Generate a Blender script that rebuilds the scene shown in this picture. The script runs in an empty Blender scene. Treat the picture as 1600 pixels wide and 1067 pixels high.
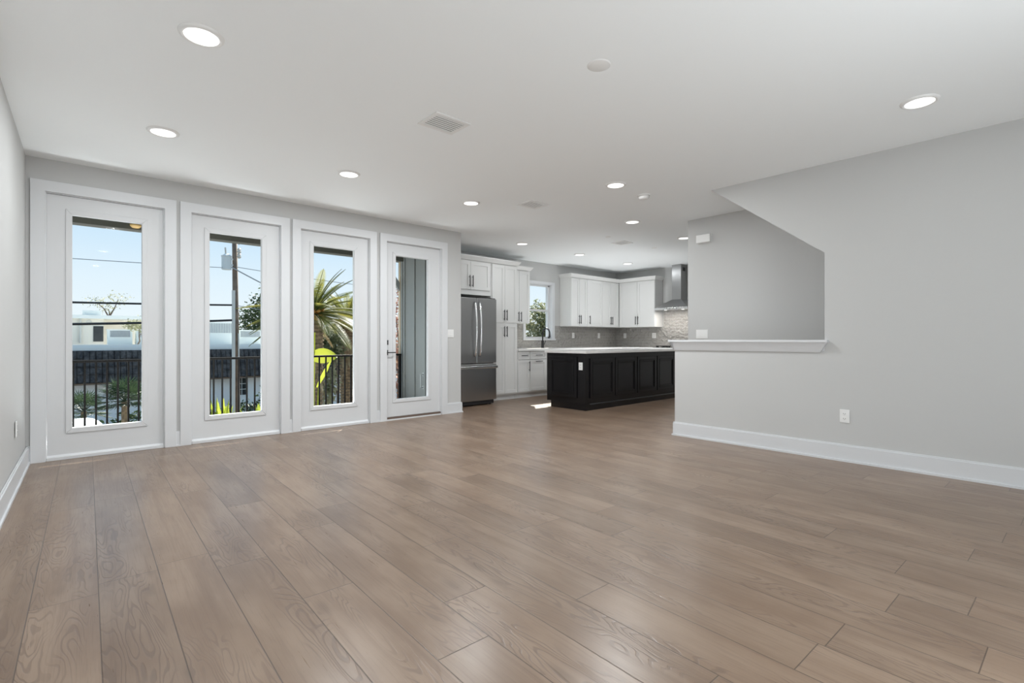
import bpy, bmesh, math, random
from mathutils import Vector, Matrix
random.seed(7)
SC = bpy.context.scene
COL = SC.collection
R = math.radians

# ------------------------------------------------------------------ camera
cam_d = bpy.data.cameras.new('camera')
cam = bpy.data.objects.new('camera', cam_d)
COL.objects.link(cam)
cam_d.sensor_width = 36.0
cam_d.lens = 779.0 * 36.0 / 1600.0
cam_d.shift_y = -2.5 / 1600.0
cam_d.clip_start = 0.02
cam_d.clip_end = 500
cam.location = (0, 0, 1.103)
cam.rotation_euler = (R(90), 0, R(-42.1))
SC.camera = cam

# ------------------------------------------------------------------ world, sun, large lights, exposure
SC.view_settings.view_transform = 'Standard'
SC.view_settings.look = 'None'
SC.view_settings.exposure = 0.06
SC.view_settings.gamma = 1.0
SC.view_settings.use_curve_mapping = False
SC.cycles.max_bounces = 14
SC.cycles.diffuse_bounces = 8
SC.cycles.glossy_bounces = 4
SC.cycles.transparent_max_bounces = 24
SC.cycles.sample_clamp_indirect = 6.0
SC.cycles.use_denoising = True

world = bpy.data.worlds.new('sky')
SC.world = world
world.use_nodes = True
wt = world.node_tree
wt.nodes.clear()
w_out = wt.nodes.new('ShaderNodeOutputWorld')
w_bg = wt.nodes.new('ShaderNodeBackground')
w_geo = wt.nodes.new('ShaderNodeNewGeometry')
w_sep = wt.nodes.new('ShaderNodeSeparateXYZ')
w_ramp = wt.nodes.new('ShaderNodeValToRGB')
w_neg = wt.nodes.new('ShaderNodeMath'); w_neg.operation = 'MULTIPLY'; w_neg.inputs[1].default_value = -1
wt.links.new(w_geo.outputs['Incoming'], w_sep.inputs[0])
wt.links.new(w_sep.outputs['Z'], w_neg.inputs[0])
wt.links.new(w_neg.outputs[0], w_ramp.inputs[0])
cr = w_ramp.color_ramp
cr.elements[0].position = 0.0;  cr.elements[0].color = (0.90, 0.96, 1.0, 1)
cr.elements[1].position = 1.0;  cr.elements[1].color = (0.24, 0.48, 0.85, 1)
for p, c in ((0.10, (0.78, 0.90, 1.0)), (0.24, (0.50, 0.73, 0.96)), (0.42, (0.42, 0.66, 0.92))):
    e = cr.elements.new(p); e.color = (*c, 1)
wt.links.new(w_ramp.outputs[0], w_bg.inputs[0])
w_bg.inputs[1].default_value = 1.0
wt.links.new(w_bg.outputs[0], w_out.inputs[0])

sun_d = bpy.data.lights.new('sun', 'SUN')
sun_d.energy = 13.0
sun_d.angle = R(0.6)
sun_d.color = (1.0, 0.95, 0.87)
sun = bpy.data.objects.new('sun', sun_d)
COL.objects.link(sun)
sun.rotation_euler = Vector((-0.66, -0.75, -0.88)).to_track_quat('-Z', 'Y').to_euler()
sun.location = (20, 25, 30)


def area_light(name, loc, aim, sx, sy, watts, col=(1, 1, 1), spec=0.0):
    d = bpy.data.lights.new(name, 'AREA')
    d.shape = 'RECTANGLE'; d.size = sx; d.size_y = sy
    d.energy = watts; d.color = col; d.specular_factor = spec
    o = bpy.data.objects.new(name, d)
    COL.objects.link(o)
    o.location = loc
    o.rotation_euler = Vector(aim).to_track_quat('-Z', 'Y').to_euler()
    return o

LAMP_W = 23.0
# unseen area lamps added to brighten the ceiling and walls
# one added behind the camera, one in the aisle behind the island
area_light('rear_fill', (1.96, -1.2, 0.55), (0.06, 0.78, 0.64), 1.15, 2.2, 84, (0.90, 0.965, 1.0))
area_light('kitchen_fill', (8.5, 6.30, 0.2), (0.0, -0.2, 1.0), 1.6, 0.4, 26, (0.95, 0.98, 1.0))
# added lamp on the balcony floor, below view, imitating sunlight bounced through the doors
area_light('balcony_fill', (1.4, 7.12, 0.03), (0.05, -0.50, 0.86), 3.8, 0.30, 95, (0.92, 0.97, 1.0), 1.0)

# ------------------------------------------------------------------ materials
MATS = {}


def nmat(name):
    m = bpy.data.materials.new(name)
    m.use_nodes = True
    t = m.node_tree
    b = t.nodes.get('Principled BSDF')
    MATS[name] = m
    return m, t, b


def lin(c):
    return tuple(((v / 255) / 12.92 if v / 255 <= 0.04045 else ((v / 255 + 0.055) / 1.055) ** 2.4) for v in c)


def simple(name, col, rough=0.5, metal=0.0, bump=0.0, bscale=60.0, spec=0.5, vary=0.0, vscale=4.0, coat=0.0):
    m, t, b = nmat(name)
    b.inputs['Base Color'].default_value = (*col, 1)
    b.inputs['Roughness'].default_value = rough
    b.inputs['Metallic'].default_value = metal
    b.inputs['Specular IOR Level'].default_value = spec
    b.inputs['Coat Weight'].default_value = coat
    geo = t.nodes.new('ShaderNodeNewGeometry')
    if vary > 0:
        n = t.nodes.new('ShaderNodeTexNoise'); n.inputs['Scale'].default_value = vscale; n.inputs['Detail'].default_value = 4
        t.links.new(geo.outputs['Position'], n.inputs['Vector'])
        rp = t.nodes.new('ShaderNodeValToRGB')
        rp.color_ramp.elements[0].position = 0.3; rp.color_ramp.elements[1].position = 0.7
        rp.color_ramp.elements[0].color = (*[max(0, c * (1 - vary)) for c in col], 1)
        rp.color_ramp.elements[1].color = (*[min(1, c * (1 + vary)) for c in col], 1)
        t.links.new(n.outputs[0], rp.inputs[0]); t.links.new(rp.outputs[0], b.inputs['Base Color'])
    if bump > 0:
        n2 = t.nodes.new('ShaderNodeTexNoise'); n2.inputs['Scale'].default_value = bscale; n2.inputs['Detail'].default_value = 2
        t.links.new(geo.outputs['Position'], n2.inputs['Vector'])
        bp = t.nodes.new('ShaderNodeBump'); bp.inputs['Strength'].default_value = bump; bp.inputs['Distance'].default_value = 0.002
        t.links.new(n2.outputs[0], bp.inputs['Height']); t.links.new(bp.outputs[0], b.inputs['Normal'])
    return m

simple('wall_paint', (0.56, 0.56, 0.553), 0.75, bump=0.15, bscale=180, spec=0.3)
simple('ceiling_paint', (0.915, 0.94, 0.95), 0.85, bump=0.15, bscale=160, spec=0.2)
simple('white_trim', (0.68, 0.69, 0.705), 0.38)
simple('white_door', (0.66, 0.667, 0.677), 0.42)
simple('white_cabinet', (0.72, 0.72, 0.71), 0.38)
simple('white_plastic', (0.84, 0.84, 0.83), 0.4)
simple('black_island', (0.009, 0.0085, 0.0095), 0.22, spec=0.4)
simple('black_metal', (0.012, 0.012, 0.013), 0.35)
simple('dark_slot', (0.03, 0.03, 0.032), 0.6)
simple('grey_slot', (0.03, 0.03, 0.03), 0.6)
simple('quartz', (0.80, 0.79, 0.775), 0.18, vary=0.05, vscale=7)
simple('rubber', (0.02, 0.02, 0.02), 0.7)
simple('cast_iron', (0.015, 0.015, 0.016), 0.55)
simple('glass_black', (0.01, 0.01, 0.011), 0.08)
simple('threshold_wood', (0.14, 0.10, 0.08), 0.45)
simple('siding_blue', lin((146, 150, 148)), 0.6, bump=0.2, bscale=90)
simple('beam_dark', lin((92, 92, 84)), 0.6)
simple('board_tan', lin((205, 190, 165)), 0.6)
simple('rail_black', (0.006, 0.005, 0.0045), 0.5, spec=0.2)
simple('deck', (0.55, 0.53, 0.50), 0.7, vary=0.1)
simple('stucco_white', (0.87, 0.87, 0.86), 0.8, bump=0.3, bscale=20)
simple('stucco_beige', (0.72, 0.69, 0.62), 0.8, bump=0.3, bscale=20)
simple('roof_pale', (0.72, 0.74, 0.72), 0.6)
simple('metal_pale_blue', (0.68, 0.71, 0.68), 0.5)
simple('asphalt', (0.16, 0.155, 0.15), 0.85, vary=0.2, vscale=1.5)
simple('pole_wood', (0.17, 0.12, 0.085), 0.8, vary=0.35, vscale=3)
simple('pvc_grey', (0.55, 0.55, 0.52), 0.5)
simple('transformer_grey', (0.55, 0.58, 0.58), 0.5)
simple('cable_black', (0.02, 0.02, 0.02), 0.6)
simple('cable_grey', (0.30, 0.32, 0.34), 0.6)
simple('ceramic', (0.50, 0.48, 0.44), 0.3)
simple('palm_trunk', (0.24, 0.17, 0.10), 0.9, vary=0.5, vscale=9)
simple('bark', (0.16, 0.12, 0.09), 0.9, vary=0.4, vscale=6)
simple('fruit_orange', (0.60, 0.28, 0.06), 0.6)
simple('van_white', (0.85, 0.85, 0.84), 0.3)
simple('window_dark', (0.03, 0.035, 0.04), 0.15)


def leafmat(name, c0, c1, scale=2.0, trans=0.5):
    m, t, b = nmat(name)
    geo = t.nodes.new('ShaderNodeNewGeometry')
    n = t.nodes.new('ShaderNodeTexNoise'); n.inputs['Scale'].default_value = scale; n.inputs['Detail'].default_value = 3
    t.links.new(geo.outputs['Position'], n.inputs['Vector'])
    rp = t.nodes.new('ShaderNodeValToRGB')
    rp.color_ramp.elements[0].position = 0.32; rp.color_ramp.elements[1].position = 0.68
    rp.color_ramp.elements[0].color = (*c0, 1); rp.color_ramp.elements[1].color = (*c1, 1)
    t.links.new(n.outputs[0], rp.inputs[0])
    t.links.new(rp.outputs[0], b.inputs['Base Color'])
    b.inputs['Roughness'].default_value = 0.45
    tr = t.nodes.new('ShaderNodeBsdfTranslucent')
    mix = t.nodes.new('ShaderNodeMixShader'); mix.inputs[0].default_value = trans
    t.links.new(rp.outputs[0], tr.inputs[0])
    t.links.new(b.outputs[0], mix.inputs[1]); t.links.new(tr.outputs[0], mix.inputs[2])
    t.links.new(mix.outputs[0], t.nodes['Material Output'].inputs[0])
    return m

leafmat('leaf_palm', (0.05, 0.085, 0.02), (0.34, 0.31, 0.07), 1.3, 0.45)
leafmat('leaf_fan', (0.022, 0.045, 0.022), (0.085, 0.13, 0.06), 2.0, 0.3)
leafmat('leaf_dark', (0.015, 0.035, 0.012), (0.08, 0.12, 0.04), 0.7, 0.3)
leafmat('leaf_olive', (0.09, 0.12, 0.045), (0.52, 0.50, 0.32), 1.2, 0.45)
leafmat('leaf_yellow', (0.22, 0.30, 0.03), (0.55, 0.56, 0.10), 2.5, 0.55)
leafmat('leaf_banana', (0.36, 0.42, 0.035), (0.50, 0.52, 0.07), 1.5, 0.6)
leafmat('leaf_dry', (0.30, 0.22, 0.11), (0.55, 0.46, 0.28), 3.0, 0.3)
leafmat('leaf_pink', (0.25, 0.16, 0.08), (0.65, 0.35, 0.28), 3.0, 0.4)

# stainless steel with brushed bump
m, t, b = nmat('stainless')
b.inputs['Base Color'].default_value = (0.40, 0.40, 0.40, 1)
b.inputs['Metallic'].default_value = 1.0
b.inputs['Roughness'].default_value = 0.30
b.inputs['Anisotropic'].default_value = 0.5
geo = t.nodes.new('ShaderNodeNewGeometry')
mp = t.nodes.new('ShaderNodeMapping'); mp.inputs['Scale'].default_value = (2, 2, 260)
n = t.nodes.new('ShaderNodeTexNoise'); n.inputs['Scale'].default_value = 2.0
bp = t.nodes.new('ShaderNodeBump'); bp.inputs['Strength'].default_value = 0.06; bp.inputs['Distance'].default_value = 0.002
t.links.new(geo.outputs['Position'], mp.inputs[0]); t.links.new(mp.outputs[0], n.inputs['Vector'])
t.links.new(n.outputs[0], bp.inputs['Height']); t.links.new(bp.outputs[0], b.inputs['Normal'])
simple('chrome', (0.74, 0.74, 0.74), 0.24, metal=1.0)

# thin window glass: mostly clear with a faint Fresnel reflection
m, t, b = nmat('window_glass')
t.nodes.remove(b)
tr = t.nodes.new('ShaderNodeBsdfTransparent'); tr.inputs[0].default_value = (0.97, 0.985, 0.98, 1)
gl = t.nodes.new('ShaderNodeBsdfGlossy'); gl.inputs['Roughness'].default_value = 0.02
lw = t.nodes.new('ShaderNodeLayerWeight'); lw.inputs[0].default_value = 0.5
pw = t.nodes.new('ShaderNodeMath'); pw.operation = 'POWER'; pw.inputs[1].default_value = 5.0
ml = t.nodes.new('ShaderNodeMath'); ml.operation = 'MULTIPLY_ADD'; ml.inputs[1].default_value = 0.5; ml.inputs[2].default_value = 0.0015
t.links.new(lw.outputs['Facing'], pw.inputs[0]); t.links.new(pw.outputs[0], ml.inputs[0])
mx = t.nodes.new('ShaderNodeMixShader')
t.links.new(ml.outputs[0], mx.inputs[0]); t.links.new(tr.outputs[0], mx.inputs[1]); t.links.new(gl.outputs[0], mx.inputs[2])
t.links.new(mx.outputs[0], t.nodes['Material Output'].inputs[0])

# lamp diffuser (gives off light)
m, t, b = nmat('lamp_diffuser')
b.inputs['Emission Color'].default_value = (1, 0.98, 0.95, 1)
b.inputs['Emission Strength'].default_value = 1.6

# node helpers for floor / tile


def math_node(t, op, a, bb=None, c=None):
    n = t.nodes.new('ShaderNodeMath'); n.operation = op
    for i, v in enumerate((a, bb, c)):
        if v is None:
            continue
        if isinstance(v, (int, float)):
            n.inputs[i].default_value = v
        else:
            t.links.new(v, n.inputs[i])
    return n.outputs[0]


def comb(t, x, y, z=0.0):
    n = t.nodes.new('ShaderNodeCombineXYZ')
    for i, v in enumerate((x, y, z)):
        if isinstance(v, (int, float)):
            n.inputs[i].default_value = v
        else:
            t.links.new(v, n.inputs[i])
    return n.outputs[0]


def noise(t, vec, scale, detail=2.0, rough=0.5, dist=0.0):
    n = t.nodes.new('ShaderNodeTexNoise')
    n.inputs['Scale'].default_value = scale; n.inputs['Detail'].default_value = detail
    n.inputs['Roughness'].default_value = rough; n.inputs['Distortion'].default_value = dist
    t.links.new(vec, n.inputs['Vector'])
    return n.outputs[0]


def smooth(t, x, a, bb, lo=0.0, hi=1.0):
    n = t.nodes.new('ShaderNodeMapRange'); n.interpolation_type = 'SMOOTHSTEP'
    t.links.new(x, n.inputs[0])
    n.inputs[1].default_value = a; n.inputs[2].default_value = bb
    n.inputs[3].default_value = lo; n.inputs[4].default_value = hi
    return n.outputs[0]


def mixcol(t, f, a, bb, mode='MIX'):
    n = t.nodes.new('ShaderNodeMix'); n.data_type = 'RGBA'; n.blend_type = mode
    if isinstance(f, (int, float)):
        n.inputs[0].default_value = f
    else:
        t.links.new(f, n.inputs[0])
    for i, v in ((6, a), (7, bb)):
        if isinstance(v, tuple):
            n.inputs[i].default_value = (*v, 1)
        else:
            t.links.new(v, n.inputs[i])
    return n.outputs[2]

# oak vinyl plank floor, planks running towards the glass doors
m, t, b = nmat('plank_floor')
geo = t.nodes.new('ShaderNodeNewGeometry')
sp = t.nodes.new('ShaderNodeSeparateXYZ'); t.links.new(geo.outputs['Position'], sp.inputs[0])
X, Y = sp.outputs[0], sp.outputs[1]
u = math_node(t, 'SUBTRACT', math_node(t, 'MULTIPLY_ADD', Y, -0.029, X), 0.038)
v = math_node(t, 'MULTIPLY_ADD', X, 0.029, Y)
PW, PL = 0.2205, 1.52
ru = math_node(t, 'DIVIDE', u, PW)
row = math_node(t, 'FLOOR', ru)
fu = math_node(t, 'SUBTRACT', ru, row)
wn = t.nodes.new('ShaderNodeTexWhiteNoise'); wn.noise_dimensions = '1D'; t.links.new(row, wn.inputs['W'])
rv = math_node(t, 'ADD', math_node(t, 'DIVIDE', v, PL), math_node(t, 'MULTIPLY', wn.outputs[0], 7.0))
colm = math_node(t, 'FLOOR', rv)
fv = math_node(t, 'SUBTRACT', rv, colm)
pid = t.nodes.new('ShaderNodeTexWhiteNoise'); pid.noise_dimensions = '2D'; t.links.new(comb(t, row, colm), pid.inputs['Vector'])
pz = math_node(t, 'MULTIPLY', pid.outputs[0], 37.0)
du = math_node(t, 'MULTIPLY', math_node(t, 'MINIMUM', fu, math_node(t, 'SUBTRACT', 1.0, fu)), PW)
dv = math_node(t, 'MULTIPLY', math_node(t, 'MINIMUM', fv, math_node(t, 'SUBTRACT', 1.0, fv)), PL)
edge = math_node(t, 'MINIMUM', du, dv)
seam = smooth(t, edge, 0.0006, 0.0030, 1.0, 0.0)
# cathedral grain = contour lines of a stretched noise field, shown only in patches
base_n = noise(t, comb(t, math_node(t, 'MULTIPLY', u, 7.0), math_node(t, 'MULTIPLY', v, 1.25), pz), 1.0, 2.5, 0.45, 0.35)
rings = math_node(t, 'SINE', math_node(t, 'MULTIPLY', base_n, 140.0))
ring_d = smooth(t, rings, 0.25, 0.95)
patch = smooth(t, noise(t, comb(t, math_node(t, 'MULTIPLY', u, 6.0), math_node(t, 'MULTIPLY', v, 0.9), math_node(t, 'ADD', pz, 9.0)), 1.0, 2.0), 0.46, 0.60)
ring_m = math_node(t, 'MULTIPLY', ring_d, patch)
fib = noise(t, comb(t, math_node(t, 'MULTIPLY', u, 170.0), math_node(t, 'MULTIPLY', v, 4.5), pz), 1.0, 3.0, 0.6, 0.4)
streak = noise(t, comb(t, math_node(t, 'MULTIPLY', u, 26.0), math_node(t, 'MULTIPLY', v, 0.9), pz), 1.0, 3.0, 0.55, 0.5)
cloud = noise(t, comb(t, math_node(t, 'MULTIPLY', u, 5.0), math_node(t, 'MULTIPLY', v, 1.8), pz), 1.0, 3.0, 0.55)
vor = t.nodes.new('ShaderNodeTexVoronoi'); vor.inputs['Scale'].default_value = 1.0
t.links.new(comb(t, math_node(t, 'MULTIPLY', u, 5.5), math_node(t, 'MULTIPLY', v, 1.7), pz), vor.inputs['Vector'])
knot = smooth(t, vor.outputs['Distance'], 0.03, 0.17, 1.0, 0.0)
ca = mixcol(t, smooth(t, cloud, 0.3, 0.7), (0.203, 0.135, 0.091), (0.279, 0.199, 0.142))
cb = mixcol(t, math_node(t, 'MULTIPLY', smooth(t, streak, 0.45, 0.75), 0.55), ca, (0.170, 0.108, 0.072))
cc = mixcol(t, math_node(t, 'MULTIPLY', smooth(t, fib, 0.5, 0.75), 0.38), cb, (0.15, 0.098, 0.070))
cd = mixcol(t, math_node(t, 'MULTIPLY', ring_m, 0.62), cc, (0.15, 0.10, 0.072))
ce = mixcol(t, math_node(t, 'MULTIPLY', knot, 0.35), cd, (0.09, 0.058, 0.04))
tone = math_node(t, 'MULTIPLY_ADD', pid.outputs[0], 0.16, 0.92)
cf = mixcol(t, 1.0, ce, comb(t, tone, tone, tone), 'MULTIPLY')
cg = mixcol(t, math_node(t, 'MULTIPLY', seam, 0.75), cf, (0.05, 0.034, 0.025))
t.links.new(cg, b.inputs['Base Color'])
b.inputs['Roughness'].default_value = 0.36
t.links.new(math_node(t, 'MULTIPLY_ADD', fib, 0.12, 0.24), b.inputs['Roughness'])
b.inputs['Specular IOR Level'].default_value = 0.5
hgt = math_node(t, 'SUBTRACT', 0.0, math_node(t, 'ADD', math_node(t, 'MULTIPLY', ring_m, 0.9), math_node(t, 'ADD', math_node(t, 'MULTIPLY', seam, 1.2), math_node(t, 'MULTIPLY', fib, 0.10))))
bp = t.nodes.new('ShaderNodeBump'); bp.inputs['Strength'].default_value = 0.35; bp.inputs['Distance'].default_value = 0.0012
t.links.new(hgt, bp.inputs['Height']); t.links.new(bp.outputs[0], b.inputs['Normal'])

# glossy grey subway tile with hand-made wobble
for nm, ax in (('tile_north', 0), ('tile_east', 1)):
    m, t, b = nmat(nm)
    geo = t.nodes.new('ShaderNodeNewGeometry')
    sp = t.nodes.new('ShaderNodeSeparateXYZ'); t.links.new(geo.outputs['Position'], sp.inputs[0])
    br = t.nodes.new('ShaderNodeTexBrick')
    br.inputs['Scale'].default_value = 1.0
    br.inputs['Color1'].default_value = (0.40, 0.385, 0.36, 1); br.inputs['Color2'].default_value = (0.36, 0.345, 0.325, 1)
    br.inputs['Mortar'].default_value = (0.52, 0.51, 0.49, 1)
    br.inputs['Mortar Size'].default_value = 0.002
    br.inputs['Brick Width'].default_value = 0.22; br.inputs['Row Height'].default_value = 0.066
    t.links.new(comb(t, sp.outputs[ax], sp.outputs[2]), br.inputs['Vector'])
    t.links.new(br.outputs['Color'], b.inputs['Base Color'])
    b.inputs['Roughness'].default_value = 0.09
    wob = noise(t, geo.outputs['Position'], 17.0, 1.5)
    hh = math_node(t, 'MULTIPLY_ADD', br.outputs['Fac'], -0.25, wob)
    bp = t.nodes.new('ShaderNodeBump'); bp.inputs['Strength'].default_value = 1.0; bp.inputs['Distance'].default_value = 0.05
    t.links.new(hh, bp.inputs['Height']); t.links.new(bp.outputs[0], b.inputs['Normal'])

# dark barrel-tile roof
m, t, b = nmat('roof_tile_dark')
geo = t.nodes.new('ShaderNodeNewGeometry')
nn = noise(t, geo.outputs['Position'], 3.5, 5.0, 0.7)
c1 = mixcol(t, smooth(t, nn, 0.35, 0.7), (0.022, 0.021, 0.022), (0.10, 0.09, 0.085))
t.links.new(c1, b.inputs['Base Color']); b.inputs['Roughness'].default_value = 0.8

# ------------------------------------------------------------------ mesh helpers
ORG = {}


class MB:
    """collects shapes given in world coordinates into ONE mesh"""
    def __init__(self):
        self.b = bmesh.new()

    def box(self, x0, y0, z0, x1, y1, z1):
        x0, x1 = min(x0, x1), max(x0, x1); y0, y1 = min(y0, y1), max(y0, y1); z0, z1 = min(z0, z1), max(z0, z1)
        vs = [self.b.verts.new(p) for p in ((x0, y0, z0), (x1, y0, z0), (x1, y1, z0), (x0, y1, z0), (x0, y0, z1), (x1, y0, z1), (x1, y1, z1), (x0, y1, z1))]
        for f in ((3, 2, 1, 0), (4, 5, 6, 7), (0, 1, 5, 4), (1, 2, 6, 5), (2, 3, 7, 6), (3, 0, 4, 7)):
            self.b.faces.new([vs[i] for i in f])
        return self

    def prism(self, poly, axis, lo, hi):
        """poly: 2-D points in the two remaining axes (in xyz order), extruded along axis"""
        def mk(p, h):
            return {0: (h, p[0], p[1]), 1: (p[0], h, p[1]), 2: (p[0], p[1], h)}[axis]
        a = [self.b.verts.new(mk(p, lo)) for p in poly]
        c = [self.b.verts.new(mk(p, hi)) for p in poly]
        self.b.faces.new(a); self.b.faces.new(c[::-1])
        n = len(poly)
        for i in range(n):
            self.b.faces.new((a[i], a[(i + 1) % n], c[(i + 1) % n], c[i]))
        return self

    def hull8(self, lo, hi):
        """two quads (4 points each) joined into a solid"""
        a = [self.b.verts.new(p) for p in lo]; c = [self.b.verts.new(p) for p in hi]
        self.b.faces.new(a[::-1]); self.b.faces.new(c)
        for i in range(4):
            self.b.faces.new((a[i], a[(i + 1) % 4], c[(i + 1) % 4], c[i]))
        return self

    def tube(self, pts, r, seg=10, r1=None, caps=True):
        pts = [Vector(p) for p in pts]
        n = len(pts)
        rings = []
        up = None
        for i, p in enumerate(pts):
            d = (pts[min(i + 1, n - 1)] - pts[max(i - 1, 0)]).normalized()
            if up is None:
                up = Vector((0, 0, 1)) if abs(d.z) < 0.9 else Vector((1, 0, 0))
            a = d.cross(up)
            if a.length < 1e-6:
                a = d.cross(Vector((0, 1, 0)))
            a.normalize(); bb = a.cross(d).normalized(); up = bb
            rr = r if r1 is None else r + (r1 - r) * i / (n - 1)
            rings.append([self.b.verts.new(p + a * math.cos(k * 2 * math.pi / seg) * rr + bb * math.sin(k * 2 * math.pi / seg) * rr) for k in range(seg)])
        for i in range(n - 1):
            for k in range(seg):
                self.b.faces.new((rings[i][k], rings[i][(k + 1) % seg], rings[i + 1][(k + 1) % seg], rings[i + 1][k]))
        if caps:
            self.b.faces.new(rings[0][::-1]); self.b.faces.new(rings[-1])
        return self

    def lathe(self, prof, centre, seg=32, axis=2):
        """profile [(radius, height)] turned about an axis through centre"""
        cx = Vector(centre)
        rings = []
        for r, h in prof:
            if r < 1e-6:
                p = [0, 0, 0]; p[axis] = h
                rings.append([self.b.verts.new(cx + Vector(p))])
            else:
                ring = []
                for k in range(seg):
                    a = 2 * math.pi * k / seg
                    q = [math.cos(a) * r, math.sin(a) * r]
                    p = [0, 0, 0]; p[axis] = h
                    o = [i for i in range(3) if i != axis]
                    p[o[0]], p[o[1]] = q
                    ring.append(self.b.verts.new(cx + Vector(p)))
                rings.append(ring)
        for i in range(len(rings) - 1):
            a, c = rings[i], rings[i + 1]
            if len(a) == 1 and len(c) == 1:
                continue
            if len(a) == 1:
                for k in range(seg):
                    self.b.faces.new((a[0], c[k], c[(k + 1) % seg]))
            elif len(c) == 1:
                for k in range(seg):
                    self.b.faces.new((a[k], a[(k + 1) % seg], c[0]))
            else:
                for k in range(seg):
                    self.b.faces.new((a[k], a[(k + 1) % seg], c[(k + 1) % seg], c[k]))
        return self

    def poly(self, pts):
        self.b.faces.new([self.b.verts.new(p) for p in pts])
        return self

    def build(self, name, mat, parent=None, bevel=0.0, smooth_=False, loc=None, fix=True):
        if fix:
            bmesh.ops.recalc_face_normals(self.b, faces=self.b.faces)
        o0 = ORG[parent.name] if parent is not None else Vector(loc or (0, 0, 0))
        if o0.length > 0:
            bmesh.ops.translate(self.b, verts=self.b.verts, vec=-o0)
        me = bpy.data.meshes.new(name)
        self.b.to_mesh(me); self.b.free()
        me.materials.append(MATS[mat])
        o = bpy.data.objects.new(name, me)
        COL.objects.link(o)
        if parent is not None:
            o.parent = parent
            ORG[o.name] = o0
        else:
            o.location = o0
            ORG[o.name] = o0
        if smooth_:
            for p in me.polygons:
                p.use_smooth = True
        if bevel > 0:
            md = o.modifiers.new('bevel', 'BEVEL'); md.width = bevel; md.segments = 2; md.limit_method = 'ANGLE'
            md.harden_normals = False
        return o


def tag(o, label, cat, group=None, kind=None):
    if label: o['label'] = label
    if cat: o['category'] = cat
    if group: o['group'] = group
    if kind: o['kind'] = kind
    return o


def thing(name, label, cat, loc, group=None, kind=None):
    o = bpy.data.objects.new(name, None)
    COL.objects.link(o)
    o.empty_display_size = 0.1
    o.location = loc
    ORG[o.name] = Vector(loc)
    return tag(o, label, cat, group, kind)


def struct(o, label=None):
    o['kind'] = 'structure'
    if label: o['label'] = label
    return o


def dup(root, loc, label, group=None, rz=None, scale=None):
    r = root.copy(); COL.objects.link(r); r.location = loc
    r['label'] = label
    if group: r['group'] = group
    if rz is not None: r.rotation_euler[2] = rz
    if scale is not None: r.scale = (scale,) * 3
    for ch in list(root.children):
        c = ch.copy(); COL.objects.link(c); c.parent = r
        for g in list(ch.children):
            d = g.copy(); COL.objects.link(d); d.parent = c
    return r

# ------------------------------------------------------------------ room shell
H = 2.743
DY = 6.18            # inside face of the glass-door wall
KY = 7.45            # inside face of the kitchen window wall
KX = 10.2            # inside face of the range-hood wall
EX = 5.28            # living-room face of the stair wall
SX = 6.40            # far wall of the stairwell

struct(MB().box(-0.9, -3.4, -0.12, 10.5, 7.7, 0.0).build('floor', 'plank_floor'), 'brown oak plank floor of the whole room')
struct(MB().box(-0.9, -3.4, H, 10.5, 7.8, H + 0.15).build('ceiling', 'ceiling_paint'), 'flat white ceiling with recessed lights')
# wall with the four glass doors
DOORS = [(-0.208, 0.882), (0.916, 2.011), (2.041, 3.132), (3.179, 4.270)]
OPEN = [(a + 0.095, c - 0.095) for a, c in DOORS]
wb = MB()
xs = -0.6
for a, c in OPEN:
    wb.box(xs, DY, 0, a, DY + 0.17, H); wb.box(a, DY, 2.45, c, DY + 0.17, H); xs = c
wb.box(xs, DY, 0, 4.53, DY + 0.17, H)
struct(wb.build('wall_north', 'wall_paint'), 'grey wall holding the four glass doors')
struct(MB().prism([(-0.232, 6.35), (-0.500, -3.3), (-0.75, -3.3), (-0.55, 6.35)], 2, 0, H).build('wall_west', 'wall_paint'), 'narrow strip of grey wall left of the first door')
# south wall (behind the camera) with two windows
sw = MB()
SWIN = [(0.7, 2.2), (3.0, 4.5)]
xs = -0.75
for a, c in SWIN:
    sw.box(xs, -3.3, 0, a, -3.12, H); sw.box(a, -3.3, 0, c, -3.12, 0.6); sw.box(a, -3.3, 2.3, c, -3.12, H); xs = c
sw.box(xs, -3.3, 0, 6.5, -3.12, H)
struct(sw.build('wall_south', 'wall_paint'))
for i, (a, c) in enumerate(SWIN):
    f = MB()
    f.box(a, -3.24, 0.6, a + 0.05, -3.16, 2.3).box(c - 0.05, -3.24, 0.6, c, -3.16, 2.3).box(a + 0.05, -3.24, 0.6, c - 0.05, -3.16, 0.65).box(a + 0.05, -3.24, 2.25, c - 0.05, -3.16, 2.3)
    f.box(a + 0.05, -3.24, 1.44, c - 0.05, -3.16, 1.49)
    fo = struct(f.build('window_%d' % (i + 2), 'white_trim'))
    MB().box(a + 0.05, -3.205, 0.65, c - 0.05, -3.200, 2.25).build('glass_pane', 'window_glass', fo)
# stair wall with its sloped opening and low wall
struct(MB().prism([(-3.2, 0), (3.025, 0), (3.025, 1.0), (1.495, 1.0), (1.495, 1.915), (2.591, H), (-3.2, H)], 0, EX, EX + 0.12).build('wall_east', 'wall_paint'),
       'grey wall with the sloped stair opening above a low wall')
# stairwell far wall and the kitchen's south wall
struct(MB().prism([(SX, -3.2), (SX, 3.469), (KX + 0.1, 3.469), (KX + 0.1, 3.33), (SX + 0.13, 3.33), (SX + 0.13, -3.2)], 2, 0, H).build('wall_stairwell', 'wall_paint'), 'grey far wall of the stairwell seen through the sloped opening')
# sloping underside of the upper flight, beside the opening
struct(MB().prism([(2.591, H), (1.495, 1.915), (-0.9, 0.105), (-0.9, 0.30), (1.30, 1.97), (2.33, H)], 0, EX + 0.12, SX).build('ceiling', 'ceiling_paint'))
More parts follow.
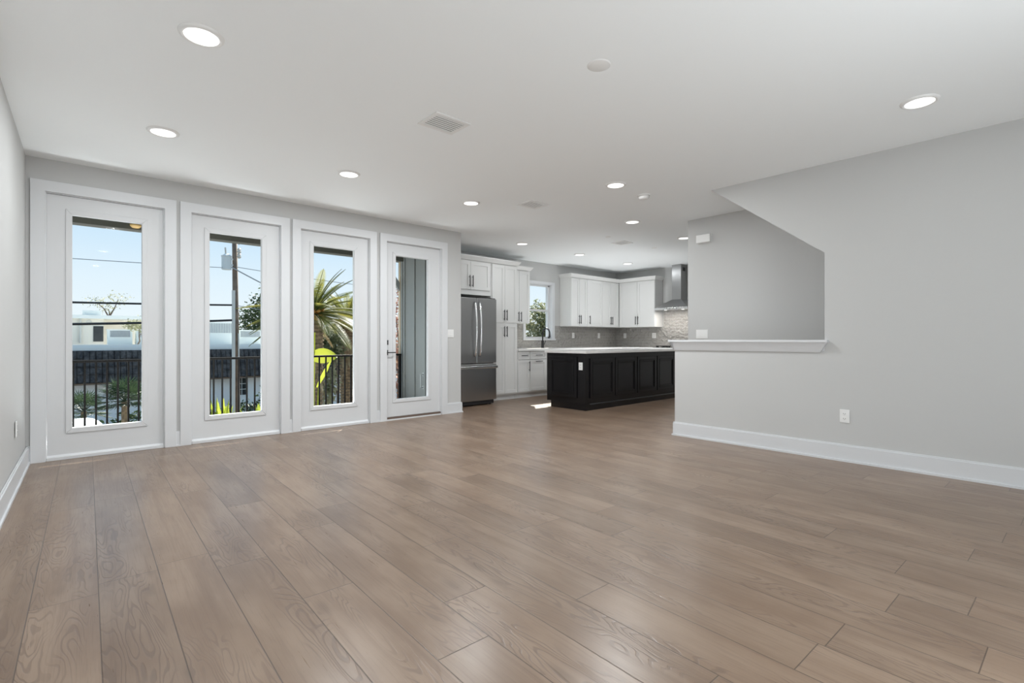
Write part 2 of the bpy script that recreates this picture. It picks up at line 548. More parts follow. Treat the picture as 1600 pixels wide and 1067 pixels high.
# kitchen walls
WX0, WX1, WZ0, WZ1 = 7.10, 7.90, 1.13, 2.29
kn = MB()
kn.box(4.38, KY, 0, WX0, KY + 0.17, H).box(WX0, KY, 0, WX1, KY + 0.17, WZ0).box(WX0, KY, WZ1, WX1, KY + 0.17, H).box(WX1, KY, 0, KX + 0.17, KY + 0.17, H)
struct(kn.build('wall_kitchen_north', 'wall_paint'), 'grey kitchen wall with the window above the sink')
struct(MB().box(KX, 3.35, 0, KX + 0.17, KY, H).build('wall_kitchen_east', 'wall_paint'), 'grey kitchen wall behind the range hood')
struct(MB().box(4.38, DY + 0.17, 0, 4.53, KY, H).build('wall_kitchen_west', 'wall_paint'), 'short return wall beside the refrigerator')
# tile splashbacks
ts = MB()
ts.box(6.33, KY - 0.010, 0.935, 7.02, KY, 1.43).box(7.02, KY - 0.010, 0.935, 7.98, KY, 1.10).box(7.98, KY - 0.010, 0.935, KX, KY, 1.41)
struct(tag(ts.build('splashback_tile', 'tile_north'), 'grey subway tile between counter and cabinets on the window wall', 'tile'))
te = MB()
te.box(KX - 0.010, 4.2, 0.935, KX, 6.12, 1.95).box(KX - 0.010, 6.12, 0.935, KX, KY - 0.01, 1.41)
struct(tag(te.build('splashback_tile', 'tile_east'), 'shiny grey subway tile below the range hood', 'tile'))

# baseboards


def baseboard(name, pts, label=None, h=0.155, th=0.016):
    """pts: polyline on the wall foot; board grows to the left of the direction of travel"""
    mb = MB()
    for (x0, y0), (x1, y1) in zip(pts[:-1], pts[1:]):
        d = Vector((x1 - x0, y1 - y0, 0)); n = Vector((-d.y, d.x, 0)).normalized()
        for tt, z0, z1 in ((th, 0.0, h - 0.012), (th * 0.55, h - 0.012, h), (th + 0.011, 0.0, 0.018)):
            e = d.normalized() * tt
            a = Vector((x0, y0, 0)); c = Vector((x1, y1, 0)) + (e if (x1, y1) != pts[-1] else Vector())
            q = [a, c, c + n * tt, a + n * tt]
            mb.prism([(p.x, p.y) for p in q], 2, z0, z1)
    return struct(mb.build(name, 'white_trim'), label)

baseboard('baseboard_east', [(EX + 0.12, 3.025), (EX, 3.025), (EX, -3.1)][::-1][::-1][0:0] or [(EX, -3.1), (EX, 3.041), (EX + 0.12, 3.041)][0:2], 'white baseboard along the stair wall')
eb = MB()
for tt, z0, z1 in ((0.016, 0, 0.143), (0.009, 0.143, 0.155), (0.027, 0, 0.018)):
    eb.box(EX - tt, 3.025, z0, EX + 0.12 + tt, 3.025 + tt, z1)
struct(eb.build('baseboard_end', 'white_trim'))
baseboard('baseboard_west', [(-0.232, 6.18), (-0.497, -3.1)], 'white baseboard left of the first door')
baseboard('baseboard_south', [(-0.4, -3.12), (EX, -3.12)])
nb = MB()
for a, c in ((-0.235, -0.208), (0.882, 0.916), (2.011, 2.041), (3.132, 3.179), (4.27, 4.53)):
    for tt, z0, z1 in ((0.016, 0, 0.143), (0.010, 0.143, 0.155), (0.026, 0, 0.016)):
        e = tt if c == 4.53 else 0
        nb.box(a, DY - tt, z0, c + e, DY, z1)
        if e:
            nb.box(4.53, DY, z0, 4.53 + tt, KY - 0.9, z1)
struct(nb.build('baseboard_north', 'white_trim'), 'white baseboard between and beside the glass doors')

# cap of the low wall: thin top board over a flared moulding
cp = MB()
cp.box(EX - 0.055, 1.462, 1.080, EX + 0.175, 3.085, 1.103)
cp.hull8([(EX, 1.530, 0.985), (EX - 0.012, 1.530, 0.985), (EX - 0.012, 3.037, 0.985), (EX, 3.037, 0.985)],
         [(EX, 1.468, 1.080), (EX - 0.048, 1.468, 1.080), (EX - 0.048, 3.075, 1.080), (EX, 3.075, 1.080)])
cp.box(EX, 3.026, 0.985, EX + 0.12, 3.037, 1.080)
cp.hull8([(EX - 0.012, 3.026, 0.985), (EX + 0.132, 3.026, 0.985), (EX + 0.132, 3.037, 0.985), (EX - 0.012, 3.037, 0.985)],
         [(EX - 0.048, 3.026, 1.080), (EX + 0.168, 3.026, 1.080), (EX + 0.168, 3.075, 1.080), (EX - 0.048, 3.075, 1.080)])
cp.box(EX + 0.0, 1.495, 1.0, EX + 0.12, 3.025, 1.080)
cpo = cp.build('trim_1', 'white_trim', bevel=0.002)
tag(struct(cpo), 'white capped ledge on top of the low stair wall', 'ledge')

# ------------------------------------------------------------------ glass doors
DL = ['first glass door from the corner, sago palms behind it', 'second glass door with the utility pole behind it',
      'third glass door with the date palm behind it', 'fourth glass door with black lever and blue siding behind it']
for i, ((ca, cc_), (oa, oc)) in enumerate(zip(DOORS, OPEN)):
    L = ((oa + oc) / 2, DY, 0)
    d = thing('door_%d' % (i + 1), 'white ' + DL[i], 'door', L, 'white glass doors in a row', 'structure')
    f = MB()                                   # casing and jambs
    f.box(ca, DY - 0.026, 0, oa + 0.004, DY, 2.45).box(oc - 0.004, DY - 0.026, 0, cc_, DY, 2.45).box(ca, DY - 0.026, 2.445, cc_, DY, 2.545)
    f.box(oa - 0.001, DY, 0, oa + 0.012, DY + 0.17, 2.45).box(oc - 0.012, DY, 0, oc + 0.001, DY + 0.17, 2.45).box(oa + 0.012, DY, 2.438, oc - 0.012, DY + 0.17, 2.451)
    f.build('door_casing', 'white_trim', d, bevel=0.002)
    gx = L[0] + (0.0, -0.012, -0.018, -0.03)[i]
    g0, g1, gz0, gz1 = gx - 0.262, gx + 0.262, 0.283, 2.268
    s0, s1, sz0, sz1 = oa + 0.013, oc - 0.013, (0.045 if i == 3 else 0.03), 2.436
    y0, y1 = DY + 0.022, DY + 0.067
    s = MB()
    s.box(s0, y0, sz0, g0, y1, sz1).box(g1, y0, sz0, s1, y1, sz1).box(g0, y0, sz0, g1, y1, gz0).box(g0, y0, gz1, g1, y1, sz1)
    slab = s.build('door_slab', 'white_door', d)
    lf = MB()
    w = 0.048
    for q0, q1 in ((y0 - 0.010, y0 + 0.0), ):
        lf.prism([(g0 - w, gz0 - w), (g1 + w, gz0 - w), (g1, gz0), (g0, gz0)], 1, q0, q1)
        lf.prism([(g0 - w, gz1 + w), (g1 + w, gz1 + w), (g1, gz1), (g0, gz1)], 1, q0, q1)
        lf.prism([(g0 - w, gz0 - w), (g0, gz0), (g0, gz1), (g0 - w, gz1 + w)], 1, q0, q1)
        lf.prism([(g1 + w, gz0 - w), (g1, gz0), (g1, gz1), (g1 + w, gz1 + w)], 1, q0, q1)
    lf.build('lite_frame', 'white_door', d, bevel=0.004)
    MB().box(g0, y0 + 0.020, gz0, g1, y0 + 0.024, gz1).build('glass_pane', 'window_glass', d)
    if i == 3:
        MB().box(oa + 0.012, DY - 0.012, 0.0, oc - 0.012, DY + 0.17, 0.018).build('door_sill', 'white_trim', d)
        MB().box(oa + 0.012, DY - 0.004, 0.018, oc - 0.012, DY + 0.17, 0.043).build('threshold', 'threshold_wood', d)
        MB().box(3.253, y0 - 0.018, 1.035, 3.313, y0 + 0.001, 1.100).build('deadbolt', 'black_metal', d, bevel=0.002)
        h = MB()
        h.box(3.253, y0 - 0.012, 0.895, 3.313, y0 + 0.001, 0.965)
        h.tube([(3.283, y0 - 0.012, 0.930), (3.283, y0 - 0.055, 0.930)], 0.010, 10)
        h.box(3.275, y0 - 0.062, 0.923, 3.402, y0 - 0.048, 0.937)
        h.build('lever_handle', 'black_metal', d, bevel=0.002)
    else:
        MB().box(oa + 0.012, DY - 0.010, 0.0, oc - 0.012, DY + 0.17, 0.030).build('door_sill', 'white_trim', d, bevel=0.003)
        MB().prism([(DY + 0.012, 0.030), (DY + 0.022, 0.030), (DY + 0.022, 0.046)], 0, oa + 0.012, oc - 0.012).build('weather_strip', 'white_trim', d)

# ------------------------------------------------------------------ kitchen window
wd = thing('window_1', 'white framed kitchen window above the sink', 'window', ((WX0 + WX1) / 2, KY, WZ0), None, 'structure')
f = MB()
f.box(WX0 - 0.07, KY - 0.018, WZ0 - 0.02, WX0, KY, WZ1 + 0.055).box(WX1, KY - 0.018, WZ0 - 0.02, WX1 + 0.073, KY, WZ1 + 0.055).box(WX0, KY - 0.018, WZ1, WX1, KY, WZ1 + 0.055)
f.box(WX0 - 0.002, KY, WZ0, WX0 + 0.008, KY + 0.17, WZ1).box(WX1 - 0.008, KY, WZ0, WX1 + 0.002, KY + 0.17, WZ1).box(WX0, KY, WZ1 - 0.008, WX1, KY + 0.17, WZ1)
f.build('window_casing', 'white_trim', wd)
MB().box(WX0 - 0.085, KY - 0.035, WZ0 - 0.035, WX1 + 0.09, KY + 0.10, WZ0).build('window_sill', 'white_trim', wd, bevel=0.003)
f = MB()
a, c, z0, z1, ym = WX0 + 0.008, WX1 - 0.008, WZ0, WZ1 - 0.008, 1.735
f.box(a, KY + 0.07, z0, a + 0.045, KY + 0.14, z1).box(c - 0.045, KY + 0.07, z0, c, KY + 0.14, z1).box(a, KY + 0.07, z0, c, KY + 0.14, z0 + 0.04).box(a, KY + 0.07, z1 - 0.03, c, KY + 0.14, z1)
f.box(a, KY + 0.075, ym - 0.02, c, KY + 0.13, ym + 0.02)
f.build('window_frame', 'white_trim', wd)
for q0, q1 in ((z0 + 0.04, ym - 0.02), (ym + 0.02, z1 - 0.03)):
    MB().box(a + 0.045, KY + 0.10, q0, c - 0.045, KY + 0.104, q1).build('glass_pane', 'window_glass', wd)

# ------------------------------------------------------------------ kitchen cabinets


class Face:
    """cabinet-front coordinates: a along the run, d depth (world), z height; east runs swap X and Y"""
    def __init__(self, east=False):
        self.e = east

    def box(self, mb, a0, d0, z0, a1, d1, z1):
        if self.e:
            mb.box(d0, a0, z0, d1, a1, z1)
        else:
            mb.box(a0, d0, z0, a1, d1, z1)

    def p(self, a, d, z):
        return (d, a, z) if self.e else (a, d, z)


def shaker(F, a0, a1, z0, z1, d, parent, name='door', st=0.058, mat='white_cabinet'):
    mb = MB()
    F.box(mb, a0, d, z0, a0 + st, d + 0.020, z1); F.box(mb, a1 - st, d, z0, a1, d + 0.020, z1)
    F.box(mb, a0 + st, d, z0, a1 - st, d + 0.020, z0 + st); F.box(mb, a0 + st, d, z1 - st, a1 - st, d + 0.020, z1)
    F.box(mb, a0 + st, d + 0.009, z0 + st, a1 - st, d + 0.020, z1 - st)
    return mb.build(name, mat, parent)


def pull(F, a, z, ln, d, parent, vertical=True):
    mb = MB()
    h = ln / 2
    off = (lambda s, dd: F.p(a, d - dd, z + s)) if vertical else (lambda s, dd: F.p(a + s, d - dd, z))
    mb.tube([off(-h, 0.030), off(h, 0.030)], 0.0075, 8)
    for s in (-h * 0.72, h * 0.72):
        mb.tube([off(s, 0.0), off(s, 0.030)], 0.005, 8)
    return mb.build('handle', 'black_metal', parent)


def crown(F, parent, a0, a1, d_front, d_back, z0, z1, left=True, right=True, out=0.05):
    mb = MB()
    l0 = a0 - (0.006 if left else 0); r0 = a1 + (0.006 if right else 0)
    l1 = a0 - (out if left else 0); r1 = a1 + (out if right else 0)
    lo = [F.p(l0, d_front - 0.006, z0), F.p(r0, d_front - 0.006, z0), F.p(r0, d_back, z0), F.p(l0, d_back, z0)]
    hi = [F.p(l1, d_front - out, z1 - 0.018), F.p(r1, d_front - out, z1 - 0.018), F.p(r1, d_back, z1 - 0.018), F.p(l1, d_back, z1 - 0.018)]
    mb.hull8(lo, hi)
    F.box(mb, l1, d_front - out, z1 - 0.018, r1, d_back, z1)
    return mb.build('crown_moulding', 'white_cabinet', parent)

NF, EF = Face(False), Face(True)


def cabinet(name, label, F, a0, a1, d_front, d_back, z0, z1, group=None, mat='white_cabinet', kick=False):
    L = F.p((a0 + a1) / 2, (d_front + d_back) / 2, 0 if kick else z0)
    c = thing(name, label, 'cabinet', L, group)
    mb = MB(); F.box(mb, a0, d_front + 0.020, z0, a1, d_back, z1)
    mb.build('cabinet_body', mat, c)
    if kick:
        mb = MB(); F.box(mb, a0, d_front + 0.085, 0.0, a1, d_front + 0.105, z0)
        mb.build('toe_kick', mat, c)
    return c

G_CAB = 'white shaker kitchen cabinets'
# above the refrigerator
c = cabinet('wall_cabinet', 'white two-door cabinet above the refrigerator', NF, 4.545, 5.690, 6.85, KY - 0.002, 1.885, 2.49, G_CAB)
for a0, a1, hx in ((4.600, 5.224, 5.196), (5.230, 5.662, 5.262)):
    d = shaker(NF, a0, a1, 1.975, 2.455, 6.85, c); pull(NF, hx, 2.115, 0.20, 6.85, d)
crown(NF, c, 4.545, 5.690, 6.85, KY - 0.002, 2.48, 2.56, False, False)
# pantry
c = cabinet('pantry_cabinet', 'tall white pantry cabinet right of the refrigerator', NF, 5.695, 6.328, 6.85, KY - 0.002, 0.10, 2.49, G_CAB, kick=True)
for z0, z1, hz in ((0.125, 1.395, 1.255), (1.420, 2.465, 1.555)):
    for a0, a1, hx in ((5.712, 6.012, 5.985), (6.018, 6.318, 6.048)):
        d = shaker(NF, a0, a1, z0, z1, 6.85, c); pull(NF, hx, hz, 0.195, 6.85, d)
crown(NF, c, 5.692, 6.328, 6.85, 7.06, 2.48, 2.56, False, True)
# wall cabinet between pantry and window
c = cabinet('wall_cabinet', 'white wall cabinet between the pantry and the kitchen window', NF, 6.336, 6.914, 7.12, KY - 0.002, 1.43, 2.48, G_CAB)
for a0, a1, hx in ((6.340, 6.622, 6.592), (6.628, 6.910, 6.658)):
    d = shaker(NF, a0, a1, 1.435, 2.455, 7.12, c); pull(NF, hx, 1.555, 0.19, 7.12, d)
crown(NF, c, 6.334, 6.914, 7.12, KY - 0.002, 2.47, 2.545, False, True)
# wall cabinets right of the window
c = cabinet('wall_cabinet', 'white two-door wall cabinet just right of the kitchen window', NF, 8.150, 8.684, 7.12, KY - 0.002, 1.40, 2.47, G_CAB)
for a0, a1, hx in ((8.156, 8.426, 8.400), (8.432, 8.682, 8.458)):
    d = shaker(NF, a0, a1, 1.405, 2.445, 7.12, c, st=0.05); pull(NF, hx, 1.550, 0.19, 7.12, d)
crown(NF, c, 8.150, 8.684, 7.12, KY - 0.002, 2.46, 2.54, True, False)
c = cabinet('wall_cabinet', 'white single-door wall cabinet in the middle of the right-hand run', NF, 8.686, 9.230, 7.12, KY - 0.002, 1.40, 2.47, G_CAB)
d = shaker(NF, 8.690, 9.228, 1.405, 2.445, 7.12, c); pull(NF, 8.765, 1.550, 0.19, 7.12, d)
crown(NF, c, 8.686, 9.230, 7.12, KY - 0.002, 2.46, 2.54, False, False)
c = cabinet('wall_cabinet', 'white two-door wall cabinet reaching into the kitchen corner', NF, 9.232, KX - 0.002, 7.12, KY - 0.002, 1.40, 2.47, G_CAB)
for a0, a1, hx in ((9.236, 9.562, 9.535), (9.568, 9.862, 9.596)):
    d = shaker(NF, a0, a1, 1.405, 2.445, 7.12, c, st=0.05); pull(NF, hx, 1.550, 0.19, 7.12, d)
crown(NF, c, 9.232, 9.86, 7.12, KY - 0.002, 2.46, 2.54, False, False)
c = cabinet('wall_cabinet', 'white two-door wall cabinet left of the range hood', EF, 6.150, 7.118, 9.87, KX - 0.002, 1.40, 2.47, G_CAB)
for a0, a1, hx in ((6.156, 6.606, 6.580), (6.612, 7.090, 6.640)):
    d = shaker(EF, a0, a1, 1.405, 2.445, 9.87, c); pull(EF, hx, 1.550, 0.19, 9.87, d)
crown(EF, c, 6.150, 7.118, 9.87, KX - 0.002, 2.46, 2.54, True, False)
# base cabinets, window wall
c = cabinet('base_cabinet', 'narrow white base cabinet beside the pantry with drawer and door', NF, 6.334, 6.655, 6.85, KY - 0.002, 0.10, 0.893, G_CAB, kick=True)
d = shaker(NF, 6.342, 6.646, 0.735, 0.880, 6.85, c, 'drawer', 0.035); pull(NF, 6.495, 0.808, 0.16, 6.85, d, False)
d = shaker(NF, 6.342, 6.646, 0.125, 0.720, 6.85, c, 'door', 0.05); pull(NF, 6.624, 0.60, 0.19, 6.85, d)
c = cabinet('base_cabinet', 'white base cabinet with a pull-out front, second from the pantry', NF, 6.657, 7.110, 6.85, KY - 0.002, 0.10, 0.893, G_CAB, kick=True)
d = shaker(NF, 6.664, 7.102, 0.735, 0.880, 6.85, c, 'drawer', 0.035); pull(NF, 6.884, 0.808, 0.18, 6.85, d, False)
d = shaker(NF, 6.664, 7.102, 0.125, 0.720, 6.85, c, 'door', 0.055); pull(NF, 6.884, 0.690, 0.18, 6.85, d, False)
c = cabinet('base_cabinet', 'white sink base cabinet under the kitchen window', NF, 7.112, 8.010, 6.85, KY - 0.002, 0.10, 0.893, G_CAB, kick=True)
for a0, a1, hx in ((7.120, 7.558, 7.53), (7.564, 8.002, 7.59)):
    d = shaker(NF, a0, a1, 0.125, 0.880, 6.85, c); pull(NF, hx, 0.74, 0.19, 6.85, d)
c = cabinet('base_cabinet', 'white base cabinet hidden behind the island, right of the sink', NF, 8.012, 9.590, 6.85, KY - 0.002, 0.10, 0.893, G_CAB, kick=True)
for a0, a1 in ((8.02, 8.54), (8.546, 9.06), (9.066, 9.582)):
    d = shaker(NF, a0, a1, 0.125, 0.880, 6.85, c); pull(NF, a1 - 0.03, 0.74, 0.19, 6.85, d)
c = cabinet('base_cabinet', 'white base cabinet under the cooktop', EF, 5.00, 6.848, 9.60, KX - 0.002, 0.10, 0.893, G_CAB, kick=True)
for a0, a1 in ((5.01, 5.61), (5.616, 6.22), (6.226, 6.84)):
    d = shaker(EF, a0, a1, 0.125, 0.880, 9.60, c); pull(EF, a1 - 0.03, 0.74, 0.19, 9.60, d)
c = cabinet('base_cabinet', 'white base cabinet right of the cooktop', EF, 3.60, 4.998, 9.60, KX - 0.002, 0.10, 0.893, G_CAB, kick=True)
for a0, a1 in ((3.61, 4.30), (4.306, 4.99)):
    d = shaker(EF, a0, a1, 0.125, 0.880, 9.60, c); pull(EF, a1 - 0.03, 0.74, 0.19, 9.60, d)
# worktops
o = MB().prism([(6.331, 6.81), (9.56, 6.81), (9.56, 3.60), (KX - 0.012, 3.60), (KX - 0.012, KY - 0.012), (6.331, KY - 0.012)], 2, 0.895, 0.935).build('countertop', 'quartz', bevel=0.003)
tag(o, 'white quartz countertop along the window and range walls', 'countertop')

# ------------------------------------------------------------------ island
isl = thing('kitchen_island', 'black panelled kitchen island in front of the white cabinets', 'kitchen island', (7.36, 5.39, 0))
IX0, IX1, IY0, IY1 = 6.03, 8.72, 4.98, 5.80
b_ = MB()
b_.box(IX0, IY0, 0.10, IX1, IY1, 0.890).box(IX0, IY0, 0.0, IX1, IY1 - 0.09, 0.10)
b_.build('island_body', 'black_island', isl, bevel=0.003)
k = MB()
k.box(IX0 + 0.10, IY0 - 0.014, 0, IX1, IY0, 0.088).prism([(IY0 - 0.014, 0.088), (IY0, 0.088), (IY0, 0.105)], 0, IX0 + 0.10, IX1)
k.box(IX0 - 0.012, IY0 - 0.014, 0, IX0 + 0.10, IY0, 0.105)
k.build('base_moulding', 'black_island', isl, bevel=0.002)
MB().box(IX0 - 0.012, IY0 - 0.012, 0.105, IX0 + 0.035, IY0, 0.885).build('corner_post', 'black_island', isl, bevel=0.004)


def raised_panel(F, a0, a1, z0, z1, d, parent):
    """door-like panel: flat frame, stepped bead and a sunk field"""
    mb = MB()
    s = 0.055
    for (q, dd, ww) in ((0.0, 0.020, s), (s, 0.026, 0.018), (s + 0.018, 0.012, 0.020)):
        A0, A1, Z0, Z1 = a0 + q, a1 - q, z0 + q, z1 - q
        F.box(mb, A0, d - dd, Z0, A0 + ww, d, Z1); F.box(mb, A1 - ww, d - dd, Z0, A1, d, Z1)
        F.box(mb, A0 + ww, d - dd, Z0, A1 - ww, d, Z0 + ww); F.box(mb, A0 + ww, d - dd, Z1 - ww, A1 - ww, d, Z1)
    q = s + 0.038
    F.box(mb, a0 + q, d - 0.006, z0 + q, a1 - q, d, z1 - q)
    return mb.build('panel', 'black_island', parent, bevel=0.004)

for a0, a1 in ((6.139, 6.771), (6.792, 7.405), (7.430, 8.030), (8.062, 8.662)):
    raised_panel(NF, a0, a1, 0.185, 0.812, IY0, isl)
raised_panel(EF, 5.139, 5.740, 0.185, 0.835, IX0, isl)
it = MB().box(IX0 - 0.025, IY0 - 0.035, 0.890, IX1 + 0.03, IY1 + 0.035, 0.930).build('countertop', 'quartz', bevel=0.003)
tag(it, 'white quartz top of the black island', 'countertop')

# ------------------------------------------------------------------ outlets and switches


def plate(name, label, cat, centre, normal, w, h, kind, group=None):
    """wall plate at centre facing normal (axis letter with sign)"""
    th = 0.007
    cx, cy, cz = centre
    o = thing(name, label, cat, centre, group)
    def bx(mb, a0, z0, a1, z1, d0, d1):
        if normal == '-X': mb.box(cx - d1, cy + a0, cz + z0, cx - d0, cy + a1, cz + z1)
        elif normal == '+X': mb.box(cx + d0, cy + a0, cz + z0, cx + d1, cy + a1, cz + z1)
        else: mb.box(cx + a0, cy - d1, cz + z0, cx + a1, cy - d0, cz + z1)
    mb = MB(); bx(mb, -w / 2, -h / 2, w / 2, h / 2, 0, th); mb.build('cover_plate', 'white_plastic', o, bevel=0.002)
    if kind == 'outlet':
        for s in (-0.022, 0.022):
            mb = MB(); bx(mb, -0.016, s - 0.013, 0.016, s + 0.013, th, th + 0.003); so = mb.build('socket', 'white_plastic', o, bevel=0.001)
            mb = MB(); bx(mb, -0.009, s - 0.004, -0.006, s + 0.006, th + 0.003, th + 0.0036); bx(mb, 0.006, s - 0.004, 0.009, s + 0.006, th + 0.003, th + 0.0036); bx(mb, -0.002, s - 0.011, 0.002, s - 0.007, th + 0.003, th + 0.0036)
            mb.build('slot', 'dark_slot', so)
    else:
        n = kind
        for i in range(n):
            a = (i - (n - 1) / 2) * 0.046
            mb = MB(); bx(mb, a - 0.0165, -0.033, a + 0.0165, 0.033, th, th + 0.004); mb.build('rocker', 'white_plastic', o, bevel=0.0015)
    return o

plate('wall_outlet', 'white outlet low on the wall below the sloped stair opening', 'outlet', (EX, 1.334, 0.411), '-X', 0.076, 0.118, 'outlet')
plate('wall_outlet', 'white outlet on the black end panel of the island', 'outlet', (IX0, 5.067, 0.690), '-X', 0.076, 0.120, 'outlet')
plate('wall_outlet', 'white outlet at the far left edge, low beside the first door', 'outlet', (-0.2575, 5.30, 0.43), '+X', 0.076, 0.118, 'outlet')
plate('wall_outlet', 'white outlet in the tile right of the kitchen window, first of four', 'outlet', (8.586, KY - 0.010, 1.205), '-Y', 0.076, 0.12, 'outlet')
plate('wall_outlet', 'white outlet in the tile left of the kitchen corner', 'outlet', (9.512, KY - 0.010, 1.205), '-Y', 0.076, 0.12, 'outlet')
plate('wall_outlet', 'white outlet in the tile just right of the kitchen corner', 'outlet', (KX - 0.010, 7.168, 1.205), '-X', 0.076, 0.12, 'outlet')
plate('wall_outlet', 'white outlet in the tile nearest the range hood', 'outlet', (KX - 0.010, 6.364, 1.205), '-X', 0.10, 0.12, 'outlet')
plate('light_switch', 'white two-rocker switch plate right of the fourth glass door', 'switch', (4.335, DY, 1.20), '-Y', 0.116, 0.118, 2)
plate('light_switch', 'wide white switch plate on the stairwell wall above the ledge', 'switch', (SX, 3.266, 1.181), '-X', 0.163, 0.118, 3)
ch = thing('door_chime', 'white box high on the stairwell wall', 'chime', (SX, 3.226, 2.455))
MB().box(SX - 0.012, 3.126, 2.398, SX, 3.326, 2.512).build('back_plate', 'white_plastic', ch)
MB().box(SX - 0.060, 3.130, 2.402, SX - 0.012, 3.322, 2.508).build('cover', 'white_plastic', ch, bevel=0.006)

# ------------------------------------------------------------------ recessed ceiling lights
G_L = 'recessed ceiling lights'


def lamp_light(loc, w):
    d = bpy.data.lights.new('downlight_beam', 'AREA'); d.shape = 'DISK'; d.size = 0.16
    d.energy = w; d.color = (0.94, 0.98, 1.0); d.specular_factor = 0.03
    o = bpy.data.objects.new('downlight_beam', d); COL.objects.link(o)
    o.location = (loc[0], loc[1], H - 0.012 - 0.004)
    return o
LAMPS = [
    (0.559, 3.110, 'large recessed light nearest the camera at upper left', 0.8),
    (0.594, 4.752, 'recessed light in front of the first glass door', 0.6),
    (2.103, 4.728, 'recessed light between the vent and the second glass door', 1),
    (3.629, 4.746, 'recessed light in front of the fourth glass door', 1),
    (4.342, 3.172, 'recessed light just left of the smoke detector', 1.4),
    (4.376, 0.664, 'recessed light alone at the right above the stair wall', 0.05),
    (5.869, 4.009, 'recessed light between the smoke detector and the range hood', 0.22),
    (5.811, 6.172, 'recessed light in front of the refrigerator', 0.22),
    (7.369, 6.225, 'recessed light in front of the kitchen window', 0.20),
    (8.999, 6.267, 'recessed light in front of the corner wall cabinets', 0.20),
    (7.409, 4.082, 'recessed light partly hidden behind the stairwell corner', 0.22),
    (8.95, 4.10, 'recessed light above the far end of the kitchen', 0.22),
    (0.58, 0.66, 'recessed light above the camera', 0.6), (0.58, -1.80, 'recessed light in the rear left of the room', 0.7), (4.376, -1.80, 'recessed light in the rear right of the room', 0.4),
]
proto = None
for x, y, lb, on in LAMPS:
    if proto is None:
        proto = thing('recessed_light', lb, 'ceiling light', (x, y, H), G_L)
        MB().lathe([(0.082, -0.004), (0.084, -0.013), (0.094, -0.016), (0.106, -0.008), (0.109, 0.0)], (x, y, H), 40).build('trim_ring', 'white_plastic', proto, smooth_=True)
        MB().lathe([(0.0, -0.012), (0.083, -0.012), (0.083, -0.002), (0, -0.002)], (x, y, H), 40).build('diffuser', 'lamp_diffuser', proto)
    else:
        dup(proto, (x, y, H), lb, G_L)
    lamp_light((x, y), LAMP_W * on)

# other ceiling fittings


def vent(label, x, y, sx, sy, n=7):
    v = thing('ceiling_vent', label, 'vent', (x, y, H), 'white ceiling vents')
    f = MB(); b0 = 0.032; z0 = H - 0.009
    f.box(x - sx, y - sy, z0, x + sx, y - sy + b0, H).box(x - sx, y + sy - b0, z0, x + sx, y + sy, H).box(x - sx, y - sy + b0, z0, x - sx + b0, y + sy - b0, H).box(x + sx - b0, y - sy + b0, z0, x + sx, y + sy - b0, H)
    f.build('vent_frame', 'white_plastic', v, bevel=0.002)
    MB().box(x - sx + b0, y - sy + b0, H - 0.002, x + sx - b0, y + sy - b0, H - 0.0005).build('backing', 'grey_slot', v)
    span = 2 * (sy - b0)
    for i in range(n):
        yy = y - sy + b0 + span * (i + 0.5) / n
        w = span / n * 0.64
        s = MB().box(x - sx + b0, yy - w / 2, H - 0.0085, x + sx - b0, yy + w / 2, H - 0.0065)
        s.build('slat', 'white_plastic', v)
    return v

vent('white slatted ceiling vent nearest the camera', 2.150, 3.145, 0.155, 0.130)
vent('white slatted ceiling vent toward the kitchen', 4.235, 4.310, 0.155, 0.130)
vent('small white ceiling vent above the island', 7.024, 5.00, 0.130, 0.130, 6)
o = MB().lathe([(0, -0.007), (0.062, -0.006), (0.069, -0.002), (0.070, 0)], (2.382, 1.861, H), 40).build('cover_disc', 'white_plastic', smooth_=True, loc=(2.382, 1.861, H))
tag(o, 'blank round white cover plate on the ceiling', 'cover plate')
sd = thing('smoke_detector', 'white round smoke detector on the ceiling beside a recessed light', 'smoke detector', (4.897, 3.191, H))
MB().lathe([(0, -0.012), (0.068, -0.012), (0.070, -0.006), (0.070, 0)], (4.897, 3.191, H), 36).build('base', 'white_plastic', sd)
MB().lathe([(0, -0.048), (0.035, -0.047), (0.054, -0.040), (0.060, -0.028), (0.060, -0.012), (0, -0.012)], (4.897, 3.191, H), 36).build('cover', 'white_plastic', sd, smooth_=True)
for x, y, lb in ((6.462, 4.87, 'small flush white sprinkler cover on the ceiling left of the small vent'), (7.84, 4.898, 'small flush white sprinkler cover on the ceiling right of the small vent')):
    o = MB().lathe([(0, -0.006), (0.038, -0.006), (0.042, -0.002), (0.042, 0)], (x, y, H), 28).build('sprinkler_cover', 'white_plastic', loc=(x, y, H))
    tag(o, lb, 'sprinkler cover', 'ceiling sprinkler covers')

